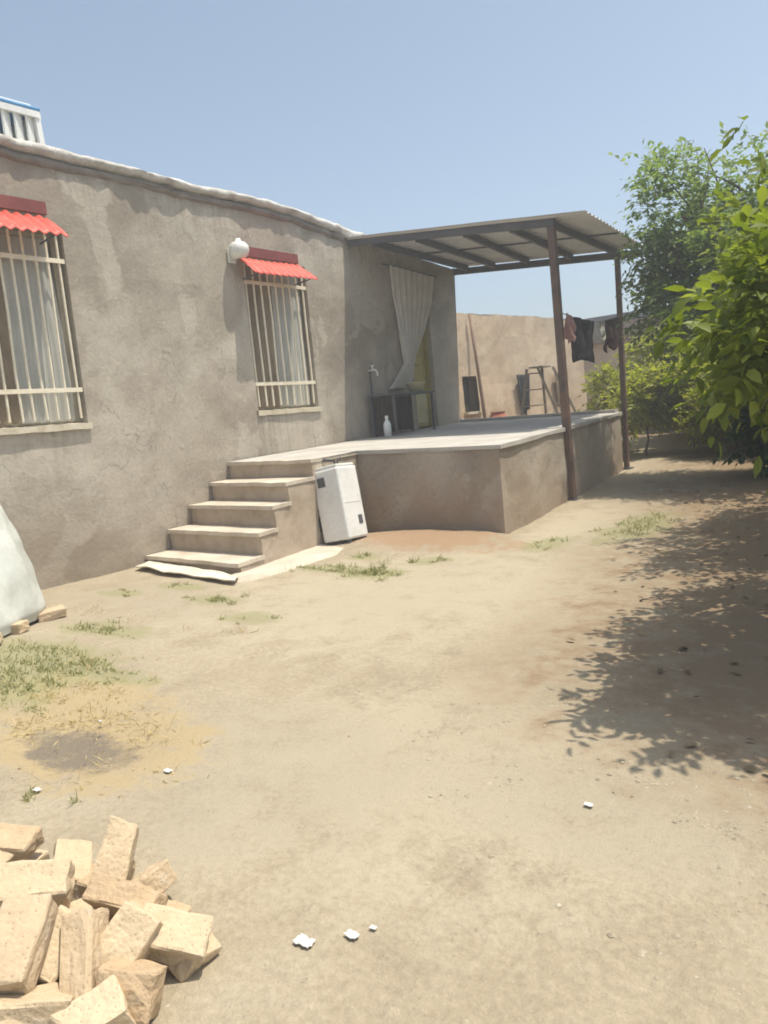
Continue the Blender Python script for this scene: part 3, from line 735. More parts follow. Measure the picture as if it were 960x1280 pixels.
# ------------------------------------------------------------------ roof cooler
ck = thing('roof_cooler', 'white louvred evaporative cooler with blue rim standing on the house roof', 'cooler', (-7.75, 4.25, 4.0))
cx, cy, cz, S = -7.75, 4.02, 3.90, .92
b = MB()
for sx_ in (-1, 1):
    for sy_ in (-1, 1): b.bar((cx + sx_ * S / 2, cy + sy_ * S / 2, cz - .05), (cx + sx_ * (S / 2 - .03), cy + sy_ * (S / 2 - .03), cz + .70), .05, .05)
for z in (cz + .02, cz + .66):
    for a, c in (((-1, -1), (1, -1)), ((1, -1), (1, 1)), ((1, 1), (-1, 1)), ((-1, 1), (-1, -1))):
        b.bar((cx + a[0] * (S / 2 - .01), cy + a[1] * (S / 2 - .01), z), (cx + c[0] * (S / 2 - .01), cy + c[1] * (S / 2 - .01), z), .045, .06)
b.build('frame', M['white'], ck)
for nx_, ny_ in ((1, 0), (-1, 0), (0, 1), (0, -1)):
    b = MB()
    for i in range(7):
        o_ = -.36 + .12 * i
        p = (cx + nx_ * (S / 2 - .035) + (0 if nx_ else o_), cy + ny_ * (S / 2 - .035) + (0 if ny_ else o_), cz + .34)
        ang = Matrix.Rotation(R_(28), 3, 'Z')
        b.box(p, (.02 if nx_ else .11, .11 if nx_ else .02, .58), ang)
    b.build('louvre_panel', M['whitedirt'], ck)
b = MB(); b.box((cx, cy, cz + .715), (S + .02, S + .02, .045)); b.build('lid', M['blue'], ck, bevel=.02)
b = MB(); b.box((cx, cy, cz + .755), (S - .10, S - .10, .03)); b.build('lid_top', M['whitedirt'], ck, bevel=.01)
b = MB(); b.box((cx + S / 2 - .012, cy - .1, cz + .42), (.012, .16, .06)); b.build('badge', M['steel'], ck)
b = MB(); b.bar((cx, cy - .45, cz - .06), (cx, cy + .45, cz - .06), .9, .02); b.build('base_tray', M['steel'], ck)

# ------------------------------------------------------------------ ladder and far walls
la = thing('step_ladder', 'grey metal A-frame step ladder standing beyond the terrace before the mud wall', 'ladder', (-5.95, 12.4, zg(0, 12.4)))
zl0 = zg(0, 12.4); top = Vector((-6.05, 12.4, 1.90))
for sgn, side in ((-1, 'front'), (1, 'back')):
    b = MB()
    f1 = Vector((-6.36, 12.4 + .0, zl0)) if sgn < 0 else Vector((-5.5, 12.75, zl0))
    f2 = f1 + Vector((.30, .42, 0)) * (1 if sgn < 0 else .8)
    t1 = top + Vector((-.10, -.08, 0)) if sgn < 0 else top + Vector((.06, .02, 0)); t2 = t1 + Vector((.17, .24, 0))
    f1 = f1 - Vector((.12, .1, 0)) if sgn < 0 else f1
    b.bar(f1, t1, .03, .04); b.bar(f2, t2, .03, .04); b.build('rail_pair', M['rope'] if 0 else M['ladder'], la)
    n = 6 if sgn < 0 else 2
    for i in range(n):
        s = (i + .7) / n
        if sgn > 0: s = (.25, .62)[i]
        r = MB(); r.bar(f1.lerp(t1, s), f2.lerp(t2, s), .06 if sgn < 0 else .025, .02); r.build('rung', M['ladder'], la)
b = MB(); b.box(top + Vector((.06, .1, .015)), (.26, .34, .025), Matrix.Rotation(R_(0), 3, 'Z')); b.build('top_plate', M['ladder'], la)

yw = thing('yard_wall', 'sunlit beige mud wall with a small dark window beyond the terrace', 'wall', (-8.4, 15, 0))
Y0, Y1, X0w, X1w, HW = 12.3, 19.2, -8.75, -7.95, 3.32
b = MB(); hole = (14.1, 14.62, 1.25, 2.0)
ya = sorted(set([Y0] + frange(Y0, hole[0], .2) + frange(hole[0], hole[1], .13) + frange(hole[1], Y1, .2) + [Y1])); za = sorted(set(frange(-.2, hole[2], .2) + frange(hole[2], hole[3], .19) + frange(hole[3], 3.3, .2) + [3.3]))
ix = {}
for i, y in enumerate(ya):
    for j, z in enumerate(za):
        zz = z if z < 3.2 else HW + .03 * n3(0, y, 9, 1.5) + .02 * n3(0, y, 2, 5)
        x = X0w + (X1w - X0w) * (y - Y0) / (Y1 - Y0)
        ix[i, j] = len(b.v); b.v.append((x + .03 * n3(2, y, z, 1.1) + .012 * n3(2, y, z, 4), y, zz))
for i in range(len(ya) - 1):
    for j in range(len(za) - 1):
        ym, zm = (ya[i] + ya[i + 1]) / 2, (za[j] + za[j + 1]) / 2
        if hole[0] < ym < hole[1] and hole[2] < zm < hole[3]: continue
        b.f.append((ix[i, j], ix[i + 1, j], ix[i + 1, j + 1], ix[i, j + 1]))
b.sheet(lambda u, v: (X0w + (X1w - X0w) * u - .35 * v, Y0 + (Y1 - Y0) * u, HW + .03 * n3(0, Y0 + (Y1 - Y0) * u, 9, 1.5) + .02 * n3(0, Y0 + (Y1 - Y0) * u, 2, 5)), 40, 2)
b.sheet(lambda u, v: (X1w - .35 * u, Y1, -.2 + (HW + .2) * v), 4, 14)
b.sheet(lambda u, v: (X0w - .35 + (X1w - X0w) * u, Y0 + (Y1 - Y0) * u, -.2 + (HW + .2) * v), 20, 10)
b.build('wall', M['mud'], yw)
b = MB(); b.box((-8.72, 14.36, 1.62), (.05, .5, .72)); wfr = b.build('window', M['dark'], yw)
b = MB(); b.box((-8.50, 14.36, 1.22), (.16, .62, .05)); b.v = [tuple(Vector(p) - yw.location) for p in b.v]; o = b.build('sill', M['sill']); o.parent = wfr
b = MB(); b.tube([(-8.42, 14.40, 3.28), (-8.38, 14.46, 2.4), (-8.34, 14.52, 1.5), (-8.30, 14.58, .25)], [.035, .035, .04, .04], 8)
tag(b.build('drain_pipe', M['pipe'], smooth=True, origin=(-8.3, 14.5, .25)), 'rusty brown drain pipe leaning on the beige mud wall beside its dark window', 'pipe')
b = MB(); b.lathe([(0, 0), (.16, 0), (.22, .2), (.2, .42), (.14, .5), (.16, .54), (.13, .53), (0, .45)], (-7.9, 14.35, zg(0, 14.35) + .35), 16)
b.box((-7.9, 14.35, zg(0, 14.35) + .17), (.4, .4, .34))
tag(b.build('clay_jar', M['redplastic'], smooth=False, origin=(-7.9, 14.35, .3)), 'reddish clay jar on a block at the foot of the beige mud wall', 'jar')
def darkpatch(y0, y1, z0, z1, label, seed):
    mb = MB()
    xw = lambda y: X0w + (X1w - X0w) * (y - Y0) / (Y1 - Y0)
    mb.sheet(lambda u, v: (xw(y0) + .09 + .03 * math.sin(u * 14 + seed) * (.3 + v), y0 + (y1 - y0) * (u + (.5 - u) * .45 * v), z1 - (z1 - z0) * v * (1 - .22 * abs(math.sin(u * 4 + seed)))), 24, 12)
    tag(mb.build('jacket', M['blackcloth'] if seed == 1 else M['brocurtain'], smooth=True, solid=.01, origin=(xw(y0), y0, z0)), label, 'clothing')
darkpatch(15.95, 16.6, .95, 1.98, 'dark coat hanging on the beige mud wall left of the step ladder', 1)
darkpatch(17.55, 18.05, 1.15, 1.98, 'brown coat hanging on the beige mud wall behind the step ladder', 2)

# lower pale outbuilding and a brown house beyond
ob = thing('outbuilding', 'pale mud outbuilding with a dark doorway behind the hanging black garment', 'shed', (-7.0, 20.5, .4))
b = MB(); b.sheet(lambda u, v: (-8.3 + 2.4 * u, 20.0 + .03 * n3(u * 6, v * 4, 1), -.2 + 2.9 * v + .05 * n3(u * 5, 1, 2) * (v == 1)), 24, 16)
b.sheet(lambda u, v: (-5.9, 20.0 + 3 * u, -.2 + 2.9 * v), 12, 10); b.sheet(lambda u, v: (-8.3 + 2.4 * u, 20 + 3 * v, 2.7), 6, 6)
b.sheet(lambda u, v: (-8.3 + 2.4 * u, 23, -.2 + 2.9 * v), 4, 4); b.sheet(lambda u, v: (-8.3, 20.0 + 3 * u, -.2 + 2.9 * v), 4, 4)
b.build('wall', M['mud'], ob)
b = MB(); b.box((-6.72, 19.985, 1.45), (.42, .05, 1.0)); b.build('doorway', M['dark'], ob)
b = MB(); b.sheet(lambda u, v: (-8.45 + 2.7 * u, 19.85 + 3.3 * v, 2.76 + .03 * n3(u * 6, v * 3, 3)), 14, 4); b.build('roof', M['brownhouse'], ob, solid=.12)
bh = thing('brown_house', 'distant brown brick house with a flat dark roof behind the beige mud wall', 'house', (-10, 30, .4))
b = MB(); b.box((-11.5, 31, 1.75), (10.5, 7, 4.3)); b.build('wall', M['brownhouse'], bh)
b = MB(); b.box((-11.5, 31, 4.03), (11.1, 7.6, .24)); b.build('roof', M['steel'], bh)
for i in range(3):
    b = MB(); b.box((-14.2 + 3.1 * i, 27.46, 2.5), (1.3, .08, 1.2)); b.build('window', M['dark'], bh)
b = MB(); b.box((-14.2, 29.5, 4.4), (.22, .22, .55)); b.box((-14.2, 29.5, 4.72), (.3, .3, .08)); b.build('chimney', M['brownhouse'], bh)

# ------------------------------------------------------------------ foliage
def leaf_geo(P, D, U, L, W, detailed):
    """numpy batch of leaves: base P, direction D, up U, length L, width W"""
    S = np.cross(D, U); S /= np.linalg.norm(S, axis=1)[:, None] + 1e-9; U = np.cross(S, D)
    L = L[:, None]; W = W[:, None]
    if detailed:
        B = P; a = P + D * L * .28; c = P + D * L * .62 - U * L * .04; T = P + D * L - U * L * .16
        l1 = a + S * W * .43 + U * W * .14; r1 = a - S * W * .43 + U * W * .14
        l2 = c + S * W * .42 + U * W * .12; r2 = c - S * W * .42 + U * W * .12
        V = np.stack([B, a, c, T, l1, l2, r1, r2], 1)
        F = [(0, 1, 4), (4, 1, 2, 5), (5, 2, 3), (0, 6, 1), (1, 6, 7, 2), (2, 7, 3)]; k = 8
    else:
        m = P + D * L * .5 - U * L * .02; T = P + D * L - U * L * .1
        l = P + D * L * .45 + S * W * .5 + U * W * .15; r = P + D * L * .45 - S * W * .5 + U * W * .15
        V = np.stack([P, l, T, r, m], 1); F = [(0, 4, 2, 1), (0, 3, 2, 4)]; k = 5
    n = len(P)
    faces = []
    for f in F: faces.append(np.array(f)[None, :] + (np.arange(n) * k)[:, None])
    return V.reshape(-1, 3), faces

def mesh_np(name, V, faces, m, parent=None, origin=(0, 0, 0)):
    V = V - np.array(origin)[None, :]
    me = bpy.data.meshes.new(name)
    loops = np.concatenate([f.reshape(-1) for f in faces]); tot = np.concatenate([np.full(len(f), f.shape[1]) for f in faces])
    me.vertices.add(len(V)); me.vertices.foreach_set('co', V.astype(np.float32).reshape(-1))
    me.loops.add(len(loops)); me.loops.foreach_set('vertex_index', loops.astype(np.int32))
    me.polygons.add(len(tot)); st_ = np.concatenate([[0], np.cumsum(tot)[:-1]])
    me.polygons.foreach_set('loop_start', st_.astype(np.int32)); me.polygons.foreach_set('loop_total', tot.astype(np.int32))
    me.polygons.foreach_set('use_smooth', [True] * len(tot))
    me.update(calc_edges=True); me.validate()
    o = bpy.data.objects.new(name, me); C.objects.link(o); me.materials.append(m)
    if parent: o.parent = parent
    return o

def crown(rng, lumps, leaf, lw, per, rach, droop, detailed):
    """lumps: (centre, radii, sprigs). Each sprig is a short twig carrying `per` leaflets."""
    Ps, Ds, Us, Ls, Ws = [], [], [], [], []; twigs = []
    for c, r, n in lumps:
        c = np.array(c); r = np.array(r) if hasattr(r, '__len__') else np.array([r] * 3)
        # a few clumps inside each lump so that gaps open between them
        nc = max(3, int(n / 26)); cd = rng.normal(size=(nc, 3)); cd /= np.linalg.norm(cd, axis=1)[:, None]
        cc = cd * (rng.random((nc, 1)) ** .45) * .9
        pick = rng.integers(0, nc, n)
        d = rng.normal(size=(n, 3)) * .23 + cc[pick]
        p = c + d * r
        out = d / (np.linalg.norm(d, axis=1)[:, None] + 1e-6)
        dr = out + rng.normal(size=(n, 3)) * .6; dr[:, 2] -= droop * rng.random(n); dr /= np.linalg.norm(dr, axis=1)[:, None]
        ln = rach * (.6 + .8 * rng.random(n))
        twigs.append((p, p + dr * ln[:, None]))
        side = np.cross(dr, np.array([0, 0, 1.]) + rng.normal(size=(n, 3)) * .2); side /= np.linalg.norm(side, axis=1)[:, None] + 1e-9
        for k in range(per):
            s = (k // 2 + 1) / ((per + 1) // 2 + .5) if k < per - 1 else 1.0
            sg = 1 if k % 2 else -1
            base = p + dr * (ln * s)[:, None]
            base[:, 2] -= ln * .25 * s * s
            dd = (side * sg * (1.0 if k < per - 1 else .1) + dr * .75 + rng.normal(size=(n, 3)) * .28); dd[:, 2] -= droop * .5
            dd /= np.linalg.norm(dd, axis=1)[:, None]
            uu = np.array([0, 0, 1.]) + rng.normal(size=(n, 3)) * .45
            L = leaf * (.65 + .7 * rng.random(n))
            Ps.append(base); Ds.append(dd); Us.append(uu); Ls.append(L); Ws.append(L * lw * (.8 + .4 * rng.random(n)))
    V, F = leaf_geo(np.concatenate(Ps), np.concatenate(Ds), np.concatenate(Us), np.concatenate(Ls), np.concatenate(Ws), detailed)
    return V, F, twigs

def tree(name, label, cat, base, fork, lumps, mat, leaf, lw, per, rach, droop, detailed, seed, r0=.12, group=None, twig=True):
    rng = np.random.default_rng(seed); rnd = random.Random(seed)
    base = Vector(base); fork = Vector(fork)
    t = thing(name, label, cat, base, group)
    V, F, twigs = crown(rng, lumps, leaf, lw, per, rach, droop, detailed)
    mesh_np('crown', V, F, mat, t, base)
    b = MB(); mid = base.lerp(fork, .5) + Vector((.05, -.04, 0))
    b.tube([base - Vector((0, 0, .2)), base + Vector((0, 0, .1)), mid, fork], [r0 * 1.35, r0, r0 * .8, r0 * .68], 10)
    for c, r, n in lumps:
        c = Vector(c); rr = r[0] if hasattr(r, '__len__') else r
        m1 = fork.lerp(c, .5) + Vector((rnd.uniform(-.15, .15), rnd.uniform(-.15, .15), rnd.uniform(0, .2)))
        b.tube([fork, m1, c], [r0 * .55, r0 * .33, r0 * .16], 7)
        for q in range(7 if twig else 3):
            e = c + Vector((rnd.gauss(0, 1), rnd.gauss(0, 1), rnd.gauss(.2, 1))).normalized() * rr * rnd.uniform(.7, 1.0)
            s = m1.lerp(c, rnd.uniform(.2, 1)); mm = s.lerp(e, .5) + Vector((rnd.uniform(-.1, .1),) * 3) * rr
            b.tube([s, mm, e], [r0 * .17, r0 * .1, r0 * .04], 5)
    b.build('trunk', M['bark'], t, smooth=True)
    return t

# near tree whose branches reach in from the right
tree('walnut_tree', 'bright yellow green leafy tree reaching into the picture at the right edge', 'tree', (.55, 4.3, 0), (.30, 4.35, 1.05),
     [((-.50, 3.55, 1.60), (.38, .5, .34), 260), ((-.58, 3.9, 1.42), (.36, .5, .32), 230), ((-.42, 4.3, 1.80), (.5, .6, .42), 280),
      ((.15, 4.6, 2.3), (.8, .8, .6), 330), ((.05, 3.6, 1.85), (.5, .6, .42), 280), ((-.68, 4.9, 1.62), (.42, .5, .40), 240), ((.1, 5.4, 1.8), (.6, .6, .6), 240), ((-.28, 4.2, 1.22), (.3, .5, .3), 130)],
     M['leaf_near'], .078, .46, 7, .19, .35, True, 5, .09)
# second tree, lighter, over the end of the terrace
tree('walnut_tree', 'tall grey green tree behind the right end of the porch canopy', 'tree', (-1.9, 10.8, zg(0, 10.8)), (-2.1, 10.7, 1.9),
     [((-2.85, 10.2, 3.45), (.85, .9, .62), 440), ((-2.1, 10.4, 3.6), (.9, .9, .55), 302), ((-1.4, 10.2, 3.45), (.95, .9, .65), 331), ((-2.9, 10.1, 2.75), (.65, .7, .5), 273),
      ((-2.1, 9.8, 2.65), (.7, .7, .55), 316), ((-2.95, 10.0, 2.35), (.42, .6, .36), 273), ((-2.5, 9.9, 2.15), (.65, .7, .36), 331), ((-1.75, 9.9, 2.05), (.7, .8, .42), 309), ((-1.0, 9.3, 2.4), (1., 1., .75), 259), ((-2.5, 10.5, 2.25), (.5, .6, .32), 273), ((-1.9, 10.5, 2.1), (.65, .6, .32), 302), ((-2.3, 10.3, 3.0), (.9, .7, .5), 273), ((-3.2, 10.2, 2.95), (.40, .5, .34), 158)],
     M['leaf_mid'], .085, .5, 7, .24, .3, False, 9, .13)
# third tree, to the right, casting shade over the yard
tree('walnut_tree', 'dark leafy tree at the right edge between the bright tree and the tall one', 'tree', (-.35, 7.6, zg(0, 7.6)), (-.5, 7.5, 1.6),
     [((-1.15, 7.2, 2.15), (.55, .8, .45), 330), ((-.95, 6.4, 1.9), (.45, .7, .42), 330), ((-.4, 7.6, 2.7), (.9, .9, .6), 400), ((.3, 6.6, 2.6), (1., 1., .7), 360), ((-.9, 8.2, 1.7), (.5, .6, .6), 330), ((.3, 8.2, 2.3), (.9, .9, .8), 300)],
     M['leaf_near'], .085, .48, 7, .22, .35, False, 13, .11)
# low dark shrub at the foot of the tall tree
def shrub(name, label, base, lumps, mat, leaf, seed, group=None, r0=.03, per=6):
    return tree(name, label, 'shrub' if 'shrub' in name else 'tree', base, Vector(base) + Vector((.02, 0, lumps[0][0][2] * .45)), lumps, mat, leaf, .5, per, .16, .2, False, seed, r0, group, False)
shrub('dark_shrub', 'very dark low shrub beside the trunk of the tall grey green tree', (-2.0, 10.3, zg(0, 10.3)),
      [((-2.0, 10.4, .75), (.38, .45, .5), 380), ((-1.6, 10.5, .9), (.5, .5, .6), 300)], M['leaf_dark'], .11, 21)
SG = 'yellow green saplings in the sunny orchard'
zz = zg
shrub('sapling_tree', 'slender sapling with bare thin stem and yellow green top just right of the far post', (-4.35, 12.9, zz(0, 12.9)), [((-4.35, 12.9, 1.25), (.45, .4, .40), 560), ((-4.2, 13.1, 1.0), (.4, .3, .28), 280)], M['leaf_yellow'], .085, 31, SG, .022)
shrub('sapling_tree', 'wide yellow green sapling in the middle of the sunny orchard', (-3.75, 13.6, zz(0, 13.6)), [((-3.75, 13.2, 1.3), (.62, .5, .45), 620), ((-3.45, 13.1, .95), (.5, .4, .3), 350)], M['leaf_yellow'], .085, 32, SG, .03)
shrub('sapling_tree', 'yellow green sapling half hidden by the dark shrub', (-2.9, 12.8, zz(0, 12.8)), [((-2.9, 12.6, 1.25), (.6, .5, .42), 560), ((-3.1, 12.6, .85), (.45, .35, .28), 300)], M['leaf_yellow'], .085, 33, SG, .03)
shrub('green_shrub', 'bright green bush standing behind the far corner of the terrace', (-5.25, 13.6, zz(0, 13.6)), [((-5.25, 13.6, 1.35), (.42, .42, .42), 330), ((-5.1, 13.6, .8), (.4, .4, .4), 200)], M['leaf_yellow'], .085, 34, None, .03)
OG = 'orchard trees beyond the yard'
rr = random.Random(77)
orch = [(-4.15, 15.6, 'leaf_yellow', 2.3), (-2.9, 14.6, 'leaf_yellow', 2.1), (-5.0, 19.0, 'leaf_dark', 2.6), (-3.4, 17.5, 'leaf_mid', 3.0), (-1.8, 15.6, 'leaf_dark', 3.4), (-2.6, 21, 'leaf_dark', 3.4), (-.4, 17.0, 'leaf_mid', 3.8), (-4.6, 24.5, 'leaf_mid', 2.9), (-.8, 13.4, 'leaf_dark', 3.2), (1.2, 11.5, 'leaf_mid', 3.4)]
labs = ['bright yellow green orchard tree just behind the thin stemmed sapling', 'bright yellow green orchard tree just behind the sapling half hidden by the dark shrub', 'dark orchard tree behind the bright bush at the terrace corner', 'mid green orchard tree seen above the middle sapling', 'dark orchard tree behind the sapling near the dark shrub', 'dark orchard tree deep in the gap between saplings',
        'tall mid green orchard tree at the far right behind the tall tree', 'farthest mid green orchard tree beside the pale outbuilding', 'dark orchard tree directly behind the very dark shrub', 'mid green orchard tree mostly beyond the right edge']
for i, (x, y, m, h) in enumerate(orch):
    L = []
    for k in range(6):
        a = k * 1.05 + rr.random(); q = .75
        L.append(((x + q * math.cos(a), y + q * math.sin(a), h * (.32 + .12 * k) * 1.0), (.85, .85, h * .2), 190))
    tree('orchard_tree', labs[i], 'tree', (x, y, zg(x, y)), (x + .1, y, h * .38), L, M[m], .17, .55, 6, .28, .25, False, 100 + i, .1, OG, False)

# ------------------------------------------------------------------ grass and straw
def blades(name, spots, mat, seed, wmul=1.0, flat=.5):
    rng = np.random.default_rng(seed); VV = []; n_tot = 0
    P, D, U, L, W = [], [], [], [], []
    for (x, y, rx, ry, n, h) in spots:
        nt_ = max(3, n // 18); tx_ = rng.normal(size=(nt_, 2)) * .45
        pick = rng.integers(0, nt_, n); q = tx_[pick] + rng.normal(size=(n, 2)) * .085
        px = x + q[:, 0] * rx; py = y + q[:, 1] * ry
        pz = np.array([zg(a, c) + .018 * n3(a, c, 0, 1.3) + .010 * n3(a, c, 5, 4) + .07 * blob(a, c, -4.6, 6.35, 1.0, .6) for a, c in zip(px, py)]) - .004
        d = rng.normal(size=(n, 3)) * flat; d[:, 2] = np.abs(d[:, 2]) * .4 + (1 - flat); d /= np.linalg.norm(d, axis=1)[:, None]
        P.append(np.stack([px, py, pz], 1)); D.append(d); U.append(rng.normal(size=(n, 3)) + .01)
        l = h * (.45 + .7 * rng.random(n) + 1.3 * rng.random(n) ** 5) * (.6 + .9 * rng.random(nt_))[pick]; L.append(l); W.append(.008 * wmul * (.6 + .8 * rng.random(n)))
    V, F = leaf_geo(np.concatenate(P), np.concatenate(D), np.concatenate(U), np.concatenate(L), np.concatenate(W), False)
    return mesh_np(name, V, F, mat)
tag(blades('grass', [(a, b_, c, d, int(n * .72), h * .62) for a, b_, c, d, n, h in GRASS], M['grass'], 3), 'short dusty green grass growing in sparse patches on the dry yard', 'grass', kind='stuff')
tag(blades('straw', [(-3.3, 1.8, .9, .42, 600, .04), (-3.75, 2.05, .6, .3, 350, .04), (-4.2, 2.3, .8, .4, 300, .035), (-5.0, 3.2, 1.0, .5, 150, .035)], M['straw'], 4, .5, .9), 'dry straw scattered around the burnt patch on the ground', 'straw', kind='stuff')

def litter_leaves():
    rng = np.random.default_rng(12); n = 420
    x = rng.uniform(-3.3, .2, n); y = 2.6 + 7.5 * rng.random(n); keep = .75 + (y - 5.0) * .15 + (x + 1.8) * .65 > .55 + .3 * rng.random(n) ; x = x[keep]; y = y[keep]; n = len(x)
    z = np.array([zg(a, c) + .018 * n3(a, c, 0, 1.3) + .010 * n3(a, c, 5, 4) + .012 for a, c in zip(x, y)])
    a = rng.random(n) * 6.28; D = np.stack([np.cos(a), np.sin(a), rng.normal(size=n) * .15], 1); U = np.array([0, 0, 1.]) + rng.normal(size=(n, 3)) * .3
    L = .03 + .04 * rng.random(n); V, F = leaf_geo(np.stack([x, y, z], 1), D, U, L, L * .5, True)
    return mesh_np('dry_leaves', V, F, M['dryleaf'])
tag(litter_leaves(), 'dry brown fallen leaves scattered on the shaded earth under the trees', 'leaves', kind='stuff')
# ------------------------------------------------------------------ pebbles (uncountable) and white scraps
def pebbles():
    rng = np.random.default_rng(8); ico = [(0, 0, 1), (.9, 0, .3), (.28, .85, .3), (-.72, .53, .3), (-.72, -.53, .3), (.28, -.85, .3), (0, 0, -.5)]
    F = [(0, 1, 2), (0, 2, 3), (0, 3, 4), (0, 4, 5), (0, 5, 1), (6, 2, 1), (6, 3, 2), (6, 4, 3), (6, 5, 4), (6, 1, 5)]
    b = MB(); rnd = random.Random(3); CL = [(rnd.uniform(-1.8, .2), rnd.uniform(1.0, 3.0), rnd.uniform(.04, .22)) for _ in range(16)]
    for i in range(1250):
        if i < 250: x, y = rnd.uniform(-3.2, .8), rnd.uniform(.6, 4.2)
        elif i < 1150:
            k = CL[i % len(CL)]; x, y = rnd.gauss(k[0], k[2]), rnd.gauss(k[1], k[2] * .7)
        elif i < 1350: x, y = rnd.gauss(-.55, .35), rnd.gauss(2.35, .25)
        else: x, y = rnd.uniform(-6.5, -1), rnd.uniform(2, 9)
        if y > 6.6 and x < -3.7: continue
        s = .003 + .009 * rnd.random() ** 5 * (1.3 if i > 1500 else 1)
        a = rnd.uniform(0, 6.28); ca, sa = math.cos(a), math.sin(a); q = [rnd.uniform(.7, 1.35) for _ in range(3)]
        z = zg(x, y) + .018 * n3(x, y, 0, 1.3) + .010 * n3(x, y, 5, 4)
        b.add([(x + s * q[0] * (p[0] * ca - p[1] * sa), y + s * q[1] * (p[0] * sa + p[1] * ca), z + s * .6 * q[2] * p[2] - s * .15) for p in ico], F)
    return b.build('pebbles', mottled('pebble', [(.22, .18, .13), (.34, .29, .21), (.50, .44, .34)], 12, .9), smooth=False)
tag(pebbles(), 'small pebbles and grit strewn over the dry earth of the yard', 'pebbles', kind='stuff')
def scrap(x, y, s, label, seed):
    rnd = random.Random(seed); b = MB()
    b.sheet(lambda u, v: (x + (u - .5) * 2 * s + .3 * s * n3(u * 3, v * 3, seed), y + (v - .5) * 1.3 * s + .3 * s * n3(u * 3, v * 3, seed + 9),
                          zg(x, y) + .018 * n3(x, y, 0, 1.3) + .010 * n3(x, y, 5, 4) + .008 + .3 * s * abs(n3(u * 4, v * 4, seed + 4))), 8, 7)
    o = b.build('paper_scrap', M['paper'], solid=.002, origin=(x, y, 0)); tag(o, label, 'litter', 'white scraps littering the yard')
scrap(-1.34, 1.23, 0.0256, 'white scrap on the bare ground, longest of the pair nearest the brick heap', 1)
scrap(-1.25, 1.31, 0.0176, 'rounder white scrap in the middle foreground just right of the long scrap', 2)
scrap(-1.22, 1.36, 0.0096, 'tiny white scrap touching the round scrap in the middle foreground', 3)
scrap(-2.52, 1.70, 0.0176, 'white scrap on grey ground right of the burnt patch', 4)
scrap(-2.87, 1.35, 0.0160, 'white scrap in front of the burnt patch nearest the left edge', 5)
scrap(-.98, 2.18, 0.0144, 'lone white scrap below the tip of the tree shadow', 6)
scrap(-3.27, 1.88, 0.0112, 'small pale scrap lying at the back rim of the burnt patch', 7)

# ------------------------------------------------------------------ bricks
def at(px, py, z):
    d = ROT @ np.array([px - 480., -(py - 640.), -FPX]); return EYE + d * ((z - EYE[2]) / d[2])
def brick_mesh(seed, dims, chip=.012):
    rnd = random.Random(seed); bm = bmesh.new(); bmesh.ops.create_cube(bm, size=1)
    bmesh.ops.scale(bm, vec=dims, verts=bm.verts)
    for v in bm.verts:
        v.co += Vector((rnd.uniform(-1, 1), rnd.uniform(-1, 1), rnd.uniform(-1, 1))) * chip * .4
    if rnd.random() < .28:                       # a corner or an end broken away
        n = Vector((rnd.choice((-1, 1)), rnd.uniform(-.6, .6), rnd.uniform(-.7, .7))).normalized()
        g = bm.verts[:] + bm.edges[:] + bm.faces[:]
        r = bmesh.ops.bisect_plane(bm, geom=g, plane_co=Vector((n.x * dims[0] * rnd.uniform(.28, .42), 0, 0)), plane_no=n, clear_outer=True)
        ed = [e for e in r['geom_cut'] if isinstance(e, bmesh.types.BMEdge)]
        try: bmesh.ops.contextual_create(bm, geom=ed)
        except Exception: pass
    bmesh.ops.bevel(bm, geom=bm.edges[:], offset=.009, segments=2, affect='EDGES', profile=.6)
    bmesh.ops.triangulate(bm, faces=bm.faces[:])
    bmesh.ops.subdivide_edges(bm, edges=[e for e in bm.edges if e.calc_length() > .03], cuts=2, use_grid_fill=True)
    for v in bm.verts:
        k = noise.noise(v.co * 22 + Vector((seed, 0, 0))) * chip * .6 + noise.noise(v.co * 60 + Vector((0, seed, 0))) * chip * .35
        v.co += v.co.normalized() * k
    me = bpy.data.meshes.new('brick'); bm.to_mesh(me); bm.free()
    return me
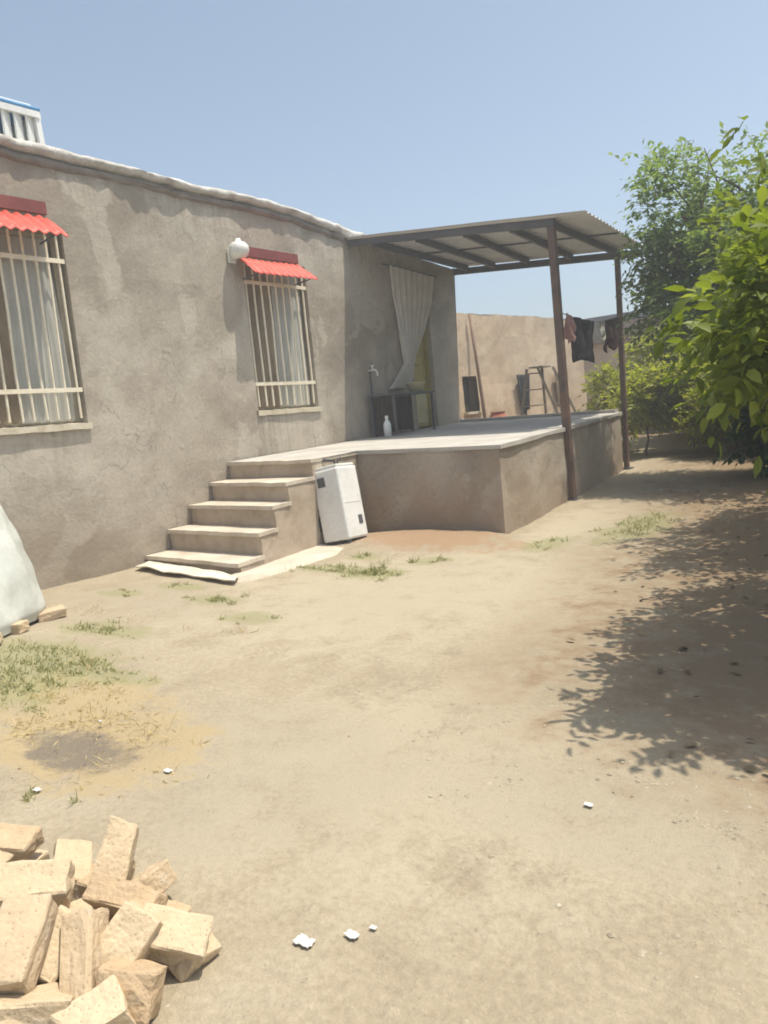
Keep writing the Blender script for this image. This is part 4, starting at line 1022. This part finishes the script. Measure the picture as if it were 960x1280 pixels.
BR = [  # px, py, z, (len, wid, thick), rotation (deg), label
    (30, 1178, .185, (.21, .12, .065), (6, -32, 126), 'large pale tan brick tilted towards the viewer at the left edge of the heap'),
    (46, 1108, .17, (.20, .115, .065), (28, 6, 52), 'tan brick lying behind the large tilted brick at the left of the heap'),
    (14, 1052, .155, (.20, .10, .06), (18, 6, 30), 'rearmost tan brick of the heap at the left edge'),
    (-8, 1085, .12, (.20, .10, .06), (30, -18, 95), 'shaded brick wedged at the left edge between rear brick and lying brick'),
    (95, 1085, .08, (.18, .10, .06), (-22, 16, -35), 'tan brick sloping down at the back beside the dark gap in the heap'),
    (156, 1072, .12, (.21, .10, .065), (24, -44, 112), 'tan brick standing steeply tilted at the top right of the heap'),
    (172, 1124, .14, (.215, .075, .07), (36, 12, 20), 'long narrow tan brick bridging the top of the heap'),
    (210, 1104, .08, (.12, .10, .065), (-28, -20, 75), 'half brick behind the right end of the long bridging brick'),
    (170, 1180, .11, (.19, .11, .065), (32, -38, 82), 'broken tan brick pointing down the middle of the right slope of the heap'),
    (235, 1170, .085, (.19, .10, .07), (26, 24, 44), 'jagged tan brick at the right end of the heap'),
    (262, 1188, .03, (.10, .09, .06), (35, 15, 100), 'small broken brick lowest at the right end of the heap'),
    (176, 1240, .055, (.155, .10, .095), (-24, 8, 30), 'tan brick with a dark shaded face at the front right of the heap'),
    (82, 1184, .12, (.16, .10, .065), (28, -30, 95), 'tan brick leaning on the right side of the large tilted brick'),
    (112, 1212, .105, (.27, .085, .07), (-20, -40, 140), 'long slanting tan brick running down the front of the heap'),
    (45, 1268, .07, (.19, .11, .075), (-16, 10, 48), 'tan brick under the large tilted brick at the bottom left of the heap'),
    (118, 1282, .05, (.18, .10, .065), (22, -12, 70), 'tan brick cut by the bottom of the picture beside the slanting brick'),
    (120, 1150, .05, (.20, .10, .06), (12, 5, 85), 'buried brick under the dark gap at the middle of the heap'),
    (60, 1150, .06, (.20, .10, .06), (5, 0, 120), 'buried brick between the lying brick and the leaning brick'),
    (215, 1150, .03, (.18, .10, .06), (5, 5, 20), 'bottom brick below the jagged brick on the right slope'),
    (140, 1210, .03, (.18, .10, .06), (0, -6, 60), 'bottom brick behind the brick with a dark shaded face'),
    (75, 1250, .03, (.20, .10, .06), (4, 0, 20), 'bottom brick behind the lower left brick of the heap'),
    (12, 1235, .06, (.20, .10, .06), (0, 8, 70), 'shaded brick directly below the large tilted brick'),
    (25, 1085, .05, (.20, .10, .06), (4, 0, 20), 'bottom brick on the rear left side of the heap'),
    (140, 1100, .035, (.18, .10, .06), (4, 4, 100), 'bottom brick on the rear side behind the standing tilted brick')]
for i, (px, py, z, dims, rot, lab) in enumerate(BR):
    p = at(px - 6 - .11 * max(0, px - 100), py, z); me = brick_mesh(40 + i, (dims[0] * .92, dims[1] * .95, dims[2] * 1.15), .018); me.materials.append(M['brick'])
    o = bpy.data.objects.new('brick', me); C.objects.link(o); o.location = Vector(p); o.rotation_euler = tuple(R_(a) for a in rot)
    tag(o, lab, 'brick', 'loose tan bricks in the heap')
for i, (x, y, dims, rz, lab) in enumerate([(-5.55, 2.62, (.21, .11, .08), 20, 'tan brick on the ground in front of the big white sack, nearest the camera'),
                                           (-5.66, 2.98, (.20, .10, .07), 70, 'tan brick on the ground by the right corner of the big white sack'),
                                           (-5.35, 2.38, (.16, .10, .06), -30, 'small grey tan stone block at the left edge before the white sack')]):
    me = brick_mesh(90 + i, dims); me.materials.append(M['brick']); o = bpy.data.objects.new('brick', me); C.objects.link(o)
    o.location = (x, y, .04); o.rotation_euler = (R_(6), R_(-5), R_(rz)); tag(o, lab, 'brick')

# ------------------------------------------------------------------ summer haze
b = MB(); b.box((0, 0, 3.5), (520, 520, 9.0))
hm, ht, hp = newmat('haze_air'); ht.nodes.remove(hp)
vp = ht.nodes.new('ShaderNodeVolumePrincipled'); vp.inputs['Density'].default_value = .0085; vp.inputs['Color'].default_value = (.96, .97, 1, 1); vp.inputs['Anisotropy'].default_value = .2
ht.links.new(vp.outputs[0], ht.nodes['Material Output'].inputs['Volume'])
hz = b.build('haze', hm); hz['kind'] = 'stuff'; hz['label'] = 'pale dusty summer haze filling the air over the yard'; hz['category'] = 'haze'
